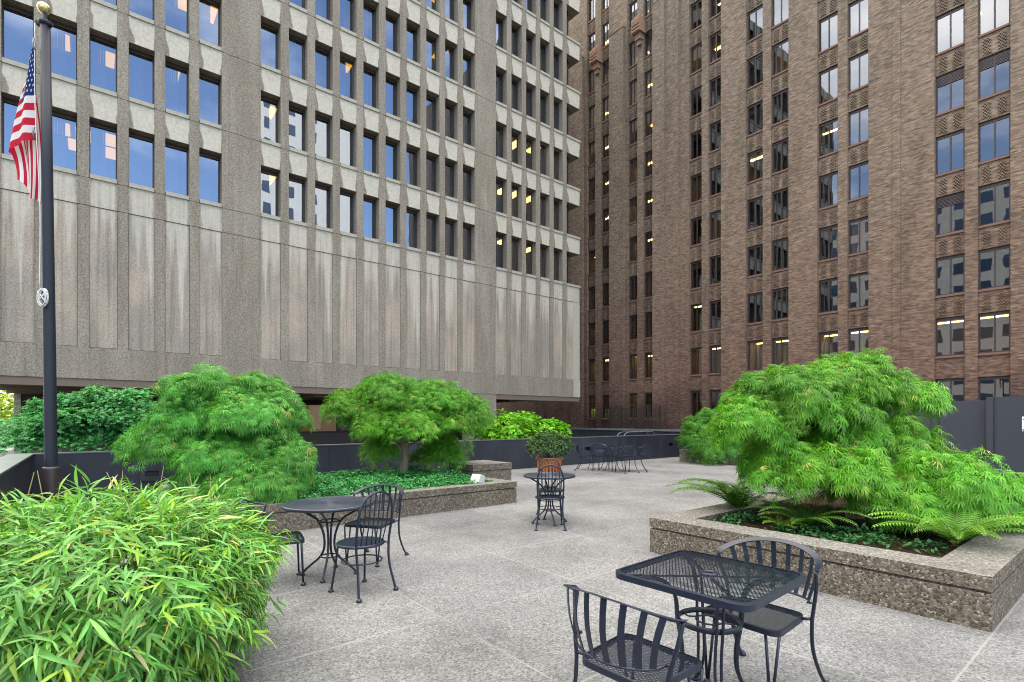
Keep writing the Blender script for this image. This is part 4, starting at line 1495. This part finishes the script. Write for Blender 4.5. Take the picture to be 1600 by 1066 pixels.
# slim trunk with a spreading crown
P2 = [(-0.27, 0.03, 1.69, 0.78, 0.78, 0.48), (-1.14, -0.07, 1.38, 0.53, 0.53, 0.44), (0.64, 0.03, 1.55, 0.86, 0.77, 0.51), (1.37, 0.13, 1.22, 0.47, 0.47, 0.54), (0.35, -0.57, 1.03, 0.58, 0.58, 0.38), (-0.50, -0.37, 1.02, 0.39, 0.39, 0.36), (-0.43, 0.03, 1.28, 0.80, 0.72, 0.46),
      (0.92, -0.07, 1.08, 0.64, 0.57, 0.40), (-0.60, 0.53, 0.50, 0.42, 0.42, 0.39), (0.69, 0.63, 0.38, 0.57, 0.51, 0.59), (0.03, 0.43, 1.31, 1.25, 0.75, 0.56)]
tree('lace_leaf_maple', 'spreading umbrella shaped maple with a bare slim trunk standing in the ivy bed', 'tree', -2.25, 10.97, .34, P2,
     [([(0, 0, .8), (-.4, -.05, 1.1), (-.9, -.15, 1.4)], .05, .015), ([(.0, 0, .85), (.4, .05, 1.2), (1.0, .1, 1.5)], .05, .015), ([(0, 0, .75), (.25, -.35, 1.0), (.3, -.6, 1.2)], .045, .013), ([(0, 0, .9), (-.15, .05, 1.4), (-.25, .05, 1.95)], .05, .012), ([(0, 0, .62), (.2, .15, .75), (.7, .2, .9)], .035, .012), ([(0, 0, .6), (-.2, .2, .75), (-.5, .4, .8)], .035, .012)],
     [([(-.06, 0, -.08), (-.03, 0, .15), (.02, 0, .5), (0, 0, .95)], .1, .07)], LACE_T, LACE_F, LEAF_LACE,
     n_per_m2=950, tuft_r=.18, leaf=.105, c0=G0, c1=(.19, .47, .035), c2=GY, pc=.015, seed=13, under=.02)
# broad leaved maple behind the parapet
P3 = [(-.36, 0, 1.58, 1.27, 1.3, .59), (-.96, -.2, 1.44, .83, 1., .53), (.35, 0, 1.58, .92, 1., .45), (.91, .1, 1.3, .71, .9, .36), (-1.35, -.3, 1.03, .76, 1., .55), (-.16, -.1, .97, 1.23, .9, .61), (.86, 0, .89, .96, .9, .62), (-2.14, .1, .96, .83, 1., .7)]
tree('maple_tree', 'flat layered bluish green maple growing behind the parapet left of the flagpole', 'tree', -9.45, 12.15, -.4, [(a + dx, b + .3, c + .42 + dz, d * sc, e * sc, f * .42) for a, b, c, d, e, f in P3 for dx, dz, sc in ((0, 0, 1.0), (.25, .22, .6), (-.3, .36, .5), (.1, .5, .35))],
     [([(0, 0, .9), (-.5, .1, 1.4), (-1.0, .1, 1.8)], .05, .015), ([(0, 0, .9), (.5, .1, 1.4), (1.0, .2, 1.7)], .05, .015)], [([(0, .2, -.3), (0, .2, .4), (0, .1, 1.2)], .1, .06)], BROAD_T, BROAD_F, LEAF_MAPLE,
     n_per_m2=330, tuft_r=.2, leaf=.088, c0=(.065, .28, .085), c1=(.17, .52, .17), seed=21, droop=.3, flat=.3)
P4 = [(-.12, 0, 1.2, 1.15, 1., .65), (-.92, -.1, .97, .8, .8, .5), (.8, 0, 1.06, .92, .8, .51), (-.12, -.2, .69, 1.47, .9, .57)]
tree('maple_tree', 'yellow green maple with open pointed sprays behind the parapet near the orange tub', 'tree', .35, 18.9, -.3, [(a, b, c + .3, d, e, f) for a, b, c, d, e, f in P4],
     [([(0, 0, .5), (.4, 0, 1.0), (.7, 0, 1.5)], .04, .012)], [([(0, 0, -.3), (0, 0, .4), (0, 0, 1.2)], .07, .04)], BROAD_T, BROAD_F, LEAF_MAPLE,
     n_per_m2=260, tuft_r=.3, leaf=.13, c0=(.12, .36, .015), c1=(.26, .6, .03), seed=23, droop=.25, flat=.4)
P6 = [(-.82, -.2, .8, 1.04, .9, .74), (.36, .1, .96, 1.18, 1., .82), (-1.35, -.4, .39, .64, .7, .5), (-.82, -.8, .0, 1.01, .9, .85), (.37, -.4, .16, 1.03, .9, .92)]
tree('lace_leaf_maple', 'small far lace leaf maple in the back planter by the brick tower', 'tree', 8.15, 19.45, .4, P6,
     [([(0, 0, .3), (-.4, -.1, .7), (-.8, -.2, 1.1)], .04, .012)], [([(0, 0, -.1), (0, 0, .3), (0, 0, .9)], .08, .05)], LACE_T, LACE_F, LEAF_LACE,
     n_per_m2=330, tuft_r=.25, leaf=.16, c0=(.045, .18, .022), c1=(.13, .37, .04), seed=29)
PF = [(0, 0, 3.0, 7.0, 6, 4.5), (-3, 0, 1.5, 6, 5, 3.5), (4, 0, 1.2, 3.0, 4, 2.5)]
tree('street_tree', 'sunny yellow green street tree beyond the open ground floor at the far left', 'tree', -52.5, 52, -.6, PF, [([(0, 0, 2), (1.5, 0, 4), (3, 0, 5)], .2, .06)], [([(0, 0, 0), (0, 0, 3.5)], .35, .2)], BROAD_T, BROAD_F, LEAF_MAPLE,
     n_per_m2=16, tuft_r=1.0, leaf=.42, c0=(.16, .30, .012), c1=(.38, .5, .04), seed=31, droop=.3, flat=.3)
# shrub in the tub
root = thing('tub_shrub', 'rounded small leaved evergreen shrub growing in the orange tub', 'shrub', (TUBX, TUBY, .45), VIEW_ROT)
DIA_T = np.array([(0, 0, 0), (.45, .24, .04), (1, 0, -.08), (.45, -.24, .04)]); DIA_F = np.array([(0, 1, 2, 3)])
V, Fc, col = crown([(0, 0, .42, .52, .52, .42), (-.3, -.1, .35, .3, .35, .28), (.33, -.05, .36, .3, .35, .3), (0, -.1, .25, .45, .4, .2)], DIA_T, DIA_F, n_per_m2=1500, tuft_r=.12, leaf=.06, c0=(.03, .085, .022), c1=(.095, .19, .05), c2=(.25, .19, .08), pc=.05, seed=37, droop=.1, under=.35)
array_mesh('foliage', V, Fc, LEAF_IVY, root, col)
for k in range(4):
    a = k * 1.7
    m = MB(); m.tube([(.02 * math.cos(a), .02 * math.sin(a), -.02), (.12 * math.cos(a), .12 * math.sin(a), .3), (.25 * math.cos(a), .25 * math.sin(a), .55)], [.02, .014, .008], 6); m.build('stem', BARK, root)


# bamboo in the foreground ------------------------------------------------
def blade(segs=5, w=.135, droop=.3, fold=.03):
    T, F = [], []
    for i in range(segs + 1):
        t = i / segs
        ww = w * (math.sin(math.pi * min(1, t * .86 + .06)) ** .7) * (1 if t < .5 else (1 - (t - .5) / .5) ** .55) if 0 < i < segs else (.02 if i == 0 else .0)
        z = -droop * t * t
        T += [(t, ww / 2, z + fold * ww / w), (t, 0, z), (t, -ww / 2, z + fold * ww / w)]
    for i in range(segs):
        b = i * 3
        F += [(b, b + 3, b + 4, b + 1), (b + 1, b + 4, b + 5, b + 2)]
    return np.array(T), np.array(F)


def bamboo():
    rn = np.random.default_rng(41)
    p = at(-2.38, 2.98)
    root = thing('bamboo_clump', 'thick bright clump of broad bladed bamboo filling the near left corner', 'bamboo', (p.x, p.y, 0), VIEW_ROT)
    T, F = blade()
    n = 4900
    # points on a squat rounded clump
    U = unit(rn.normal(0, 1, (n, 3)))
    cz, up, dn, rr = .6, .47, .64, .80
    e = 2.6
    k = (np.abs(U[:, 0]) ** e + np.abs(U[:, 1]) ** e + np.abs(U[:, 2]) ** e) ** (-1 / e)
    lump = 1 + .09 * np.sin(U[:, 0] * 5 + 1.3) * np.sin(U[:, 1] * 4.3) + .06 * np.sin(U[:, 0] * 11 + U[:, 1] * 7 + U[:, 2] * 9)
    rad = k * lump * rn.choice([1.1, 1.0, .93, .85, .7], n, p=[.07, .4, .28, .15, .1])
    S = U * rad[:, None]
    P0 = np.stack([S[:, 0] * rr, S[:, 1] * rr * 1.2, cz + np.where(S[:, 2] > 0, S[:, 2] * up, S[:, 2] * dn)], 1)
    keep = P0[:, 2] > .05
    P0, U = P0[keep], U[keep]
    n = len(P0)
    rh = unit(U * np.array([1, 1, 0]) + rn.normal(0, .25, (n, 3)) * np.array([1, 1, 0]))
    out = unit(U * np.array([1, 1, .6]) + np.array([0, 0, .15]) + rn.normal(0, .2, (n, 3)))
    per = 6
    idx = np.repeat(np.arange(n), per)
    m = len(idx)
    o = out[idx]
    side = unit(np.cross(o, np.array([0, 0, 1.0])) + 1e-6)
    uz = U[idx][:, 2:3]
    fan = rn.normal(0, .8, (m, 1))
    A = rh[idx] * .55 + o * .25 + side * fan + np.array([0, 0, 1.0]) * (.75 * np.clip(uz, -1, 1) - .62 + rn.normal(0, .42, (m, 1))) + rn.normal(0, .12, (m, 3))
    P = P0[idx] + o * rn.uniform(-.08, .05, (m, 1)) + rn.normal(0, .014, (m, 3))
    N = np.array([0, 0, .8]) + o * .6 + rn.normal(0, .38, (m, 3))
    size = rn.uniform(.07, .15, m) * rn.choice([.7, 1, 1.12], m)
    col = tint_mix(m, (.06, .25, .05), (.26, .53, .11), rn, (.5, .44, .2), .015)
    yel = rn.random(n)[idx] < .2
    col[yel] = col[yel] * np.array([1.5, 1.12, .5])
    tone = rn.uniform(.6, 1.35, n)[idx][:, None]
    col = col * tone
    # tip sprigs standing above the clump
    V, Fc, C = place_leaves(T, F, P, A, N, size, col)
    # some dry tips
    C = C.reshape(m, len(T), 3)
    dry = rn.random(m) < .22
    C[dry, -3:, :] = np.array((.45, .36, .17))
    C[dry, -6:-3, :] = C[dry, -6:-3, :] * .6 + np.array((.45, .36, .17)) * .4
    # pale midrib
    C[:, 1::3, :] *= 1.12
    array_mesh('foliage', V, Fc, LEAF_BAMBOO, root, C.reshape(-1, 3), smooth=False)
    CULM = plain('bamboo_culm', (.15, .15, .045), .5, var=.4, vs=8)
    m_ = MB()
    for i in range(110):
        j = rn.integers(0, n)
        q = P0[j]
        b = np.array([q[0] * .45 + rn.normal(0, .08), q[1] * .45 + rn.normal(0, .08), 0])
        mid = (b + q) / 2 + np.array([0, 0, .12])
        m_.tube(smoothpath([tuple(b), tuple(mid), tuple(q)], 4), [.006] * 8 + [.003], 5)
    tag(m_.build('culms', CULM, root), kind='stuff')
    rn2 = np.random.default_rng(43)
    for x, y, h_ in ((-.42, .75, .10), (-.05, .6, .14), (.22, .55, .1), (-.75, .5, .12), (.0, .2, .14), (-.5, .1, .15), (.45, .35, .1), (-1.0, .2, .1)):
        z = 1.05
        m_ = MB(); m_.tube([(x, y, z - .25), (x + .02, y, z), (x + .05 * rn2.normal(), y + .03, z + h_ + .06)], [.005, .004, .002], 5)
        m_.build('sprig', CULM, root)
    return root


bamboo()


# ivy ----------------------------------------------------------------------
def cover(name, label, patches, n_per_m2, leaf, c0, c1, seed, h, mat=LEAF_IVY, T=DIA_T, F=DIA_F):
    """ground cover: patches (x0,x1,y0,y1,z) on the site grid with ragged edges"""
    rn = np.random.default_rng(seed)
    PP = []
    for x0, x1, y0, y1, z in patches:
        n = int((x1 - x0) * (y1 - y0) * n_per_m2)
        x = rn.uniform(x0, x1, n); y = rn.uniform(y0, y1, n)
        lump = .5 + .5 * np.sin(x * 4.1 + seed) * np.sin(y * 4.7) * .6 + .25 * np.sin(x * 11 + y * 7)
        edge = np.minimum(np.minimum(x - x0, x1 - x), np.minimum(y - y0, y1 - y))
        keep = edge > rn.random(n) * .12 + .03 * np.sin(x * 9 + y * 8)
        zz = z + (.25 + .75 * np.sqrt(rn.random(n))) * h * np.clip(lump, .25, 1.2) * np.clip(edge / .15, .45, 1)
        PP.append(np.stack([x, y, zz], 1)[keep])
    P = np.concatenate(PP); n = len(P)
    A = rn.normal(0, 1, (n, 3)) * np.array([1, 1, .45]); N = np.array([0, 0, 1.0]) + rn.normal(0, .42, (n, 3))
    V, Fc, C = place_leaves(T, F, P, A, N, leaf * rn.uniform(.6, 1.3, n), tint_mix(n, c0, c1, rn))
    o = array_mesh(name, V, Fc, mat, None, C)
    return tag(o, label, None, None, 'stuff')


cover('ivy', 'low dark green ivy carpet filling the left planter', [(1.3, 6.02, 8.0, 11.05, .355), (1.25, 5.6, 7.86, 8.1, .37)], 2600, .05, (.02, .15, .035), (.09, .4, .1), 51, .21)
cover('ground_plants', 'loose dark green creeping plants scattered over the soil of the fern planter', [(5.62, 6.7, 3.0, 3.42, .35), (5.66, 6.5, 1.6, 2.75, .35), (5.8, 6.4, 1.2, 1.6, .35)], 1100, .06, (.014, .08, .02), (.05, .18, .05), 53, .12)


def fern(label, lat, dep, z, n, length, seed, a0=0, a1=360, lift=.75, c0=(.05, .15, .015), c1=(.11, .27, .03)):
    rn = np.random.default_rng(seed)
    p = at(lat, dep, z)
    root = thing('fern', label, 'fern', p, VIEW_ROT, 'ferns in the right planter')
    Vs, Fs, Cs = [], [], []
    base = 0
    stems = MB()
    for i in range(n):
        az = R(a0 + (a1 - a0) * (i + rn.uniform(-.3, .3)) / n)
        L = length * rn.uniform(.75, 1.12)
        el = lift * rn.uniform(.7, 1.15)
        K = 30
        d = np.array([math.cos(az), math.sin(az), 0])
        pts = []
        pos = np.zeros(3); ang = el
        for k in range(K + 1):
            pts.append(pos.copy())
            pos = pos + (d * math.cos(ang) + np.array([0, 0, math.sin(ang)])) * L / K
            ang -= (1.15 * el + .25) / K
        pts = np.array(pts)
        stems.tube([tuple(q) for q in pts[::3]], .0032, 4, cap=False)
        tan = unit(np.gradient(pts, axis=0))
        sd = unit(np.cross(tan, np.array([0, 0, 1.0])))
        up = np.cross(sd, tan)
        tone = rn.uniform(.8, 1.2)
        for k in range(3, K):
            t = k / K
            w = .135 * length / .8 * (math.sin(math.pi * (t * .86 + .1)) ** .8) * (1 - t) ** .25
            for s in (-1, 1):
                a = pts[k]
                dr = unit(sd[k] * s + tan[k] * .38)
                hw = L / K * .46
                tip = a + dr * w + up[k] * (-.12 * w) + rn.normal(0, .003, 3)
                mid = a + dr * w * .5 + up[k] * .012
                Vs += [a - tan[k] * hw * .5, mid - tan[k] * hw * .8, tip, mid + tan[k] * hw * .8]
                Fs.append((base, base + 1, base + 2, base + 3)); base += 4
                c = np.array(c0) * (1 - t) + np.array(c1) * t
                Cs += [c * tone * rn.uniform(.85, 1.15)] * 4
    array_mesh('fronds', np.array(Vs), np.array(Fs), LEAF_FERN, root, np.array(Cs))
    stems.build('stems', plain('fern_stem', (.12, .15, .04), .6), root)
    return root


fern('large sword fern reaching left over the paving from behind the biggest maple', 2.98, 6.85, .36, 18, 1.0, 61, 60, 300, 1.15)
fern('dark spreading fern in the shade at the middle of the right planter', 3.25, 5.85, .36, 14, .72, 63, 0, 360, .95, (.04, .13, .014), (.09, .25, .025))
fern('tiny bright yellow green fern standing alone on bare soil', 3.0, 5.85, .36, 9, .27, 65, 0, 360, .9, (.14, .32, .02), (.24, .46, .04))
fern('big bright fern arching over the right corner of the planter rim', 4.22, 5.0, .37, 22, .85, 67, 0, 360, 1.05, (.07, .21, .02), (.18, .4, .04))
# ------------------------------------------------------------------ buildings behind the viewer, seen only in the window glass
def mirror_tower(name, label, x0, x1, y0, y1, h, col, pitch, hole):
    root = thing(name, label, 'building', ((x0 + x1) / 2, (y0 + y1) / 2, 0))
    m = MB(); m.box(x0, x1, y0, y1, -.5, h); m.build('wall', plain('tower_stone', col, .9, var=.1, vs=.1), root, True)
    m = MB()
    z = 4.0
    while z < h - 3:
        y = y0 + 1.5
        while y < y1 - 2:
            m.box(x1, x1 + .05, y, y + hole, z, z + 2.0); m.box(x0 - .05, x0, y, y + hole, z, z + 2.0); y += pitch
        x = x0 + 1.5
        while x < x1 - 2:
            m.box(x, x + hole, y1, y1 + .05, z, z + 2.0); x += pitch
        z += 3.9
    tag(m.build('windows', plain('tower_glass', (.03, .05, .08), .1), root, True), kind='stuff')
    return root


mirror_tower('pale_tower', 'white office tower that only shows mirrored in the blue windows of the concrete block', 23, 41, -62, -44, 62, (.5, .48, .44), 4.2, 1.2)
mirror_tower('grey_block', 'grey stone office building that only shows mirrored in the lower windows of the brick tower', -62, -44, -10, 45, 44, (.34, .33, .3), 3.4, 1.7)

# ------------------------------------------------------------------ sky, sun, camera
SUN_EL = R(43)
SUN_DIR = Vector((.55, .83, 0)).normalized()      # horizontal direction towards the sun on the site grid
w = bpy.data.worlds.new('World'); scene.world = w
w.use_nodes = True
t = w.node_tree
bg = t.nodes['Background']
sky = t.nodes.new('ShaderNodeTexSky'); sky.sky_type = 'NISHITA'; sky.sun_disc = False
sky.sun_elevation = SUN_EL
sky.sun_rotation = math.atan2(SUN_DIR.x, SUN_DIR.y)
sky.air_density = 1.0; sky.dust_density = 1.2; sky.ozone_density = 1.0
tc = t.nodes.new('ShaderNodeTexCoord')
mp = t.nodes.new('ShaderNodeMapping'); mp.inputs['Scale'].default_value = (1.0, 1.0, 2.2)
t.links.new(tc.outputs['Generated'], mp.inputs['Vector'])
nz = t.nodes.new('ShaderNodeTexNoise'); nz.inputs['Scale'].default_value = 1.7; nz.inputs['Detail'].default_value = 6; nz.inputs['Roughness'].default_value = .55
t.links.new(mp.outputs[0], nz.inputs['Vector'])
mr = t.nodes.new('ShaderNodeMapRange'); mr.interpolation_type = 'SMOOTHSTEP'
mr.inputs[1].default_value = .80; mr.inputs[2].default_value = 1.06
sx = t.nodes.new('ShaderNodeSeparateXYZ'); t.links.new(tc.outputs['Generated'], sx.inputs[0])
m1 = t.nodes.new('ShaderNodeMath'); m1.operation = 'MULTIPLY_ADD'; m1.inputs[1].default_value = -.10
t.links.new(sx.outputs[0], m1.inputs[0]); t.links.new(nz.outputs['Fac'], m1.inputs[2])
m2 = t.nodes.new('ShaderNodeMath'); m2.operation = 'MULTIPLY_ADD'; m2.inputs[1].default_value = .10
t.links.new(sx.outputs[1], m2.inputs[0]); t.links.new(m1.outputs[0], m2.inputs[2])
m3 = t.nodes.new('ShaderNodeMath'); m3.operation = 'MULTIPLY_ADD'; m3.inputs[1].default_value = .7
t.links.new(sx.outputs[2], m3.inputs[0]); t.links.new(m2.outputs[0], m3.inputs[2])
t.links.new(m3.outputs[0], mr.inputs[0])
mx = t.nodes.new('ShaderNodeMixRGB')
mx.inputs['Color2'].default_value = (11, 10.5, 9.7, 1)
t.links.new(mr.outputs[0], mx.inputs['Fac']); t.links.new(sky.outputs[0], mx.inputs['Color1'])
t.links.new(mx.outputs[0], bg.inputs['Color'])
bg.inputs['Strength'].default_value = .15
sl = bpy.data.lights.new('sun', 'SUN'); sl.energy = 3.5; sl.angle = R(.6); sl.color = (1.0, .965, .91)
so = bpy.data.objects.new('sun', sl); COL.objects.link(so)
d = Vector((SUN_DIR.x * math.cos(SUN_EL), SUN_DIR.y * math.cos(SUN_EL), math.sin(SUN_EL)))
so.rotation_euler = d.to_track_quat('Z', 'Y').to_euler()
so.location = (0, -30, 60)

cam = bpy.data.cameras.new('camera')
cam.sensor_width = 36; cam.lens = 820 / 1600 * 36
cam.shift_y = (656 - 533) / 1600
cam.clip_start = .05; cam.clip_end = 3000
co = bpy.data.objects.new('camera', cam); COL.objects.link(co)
co.location = (0, 0, EYE)
co.rotation_euler = (R(90), 0, VIEW_ROT)
scene.camera = co
vs = scene.view_settings
vs.view_transform = 'Standard'; vs.look = 'None'; vs.exposure = 1.8; vs.gamma = 1.0
scene.render.engine = 'CYCLES'
scene.cycles.use_denoising = True
scene.cycles.denoising_input_passes = 'RGB_ALBEDO_NORMAL'; scene.cycles.denoising_prefilter = 'NONE'
scene.cycles.filter_width = 1.05
scene.cycles.max_bounces = 7
scene.cycles.transparent_max_bounces = 12
scene.cycles.sample_clamp_indirect = 6
scene.cycles.caustics_reflective = False; scene.cycles.caustics_refractive = False
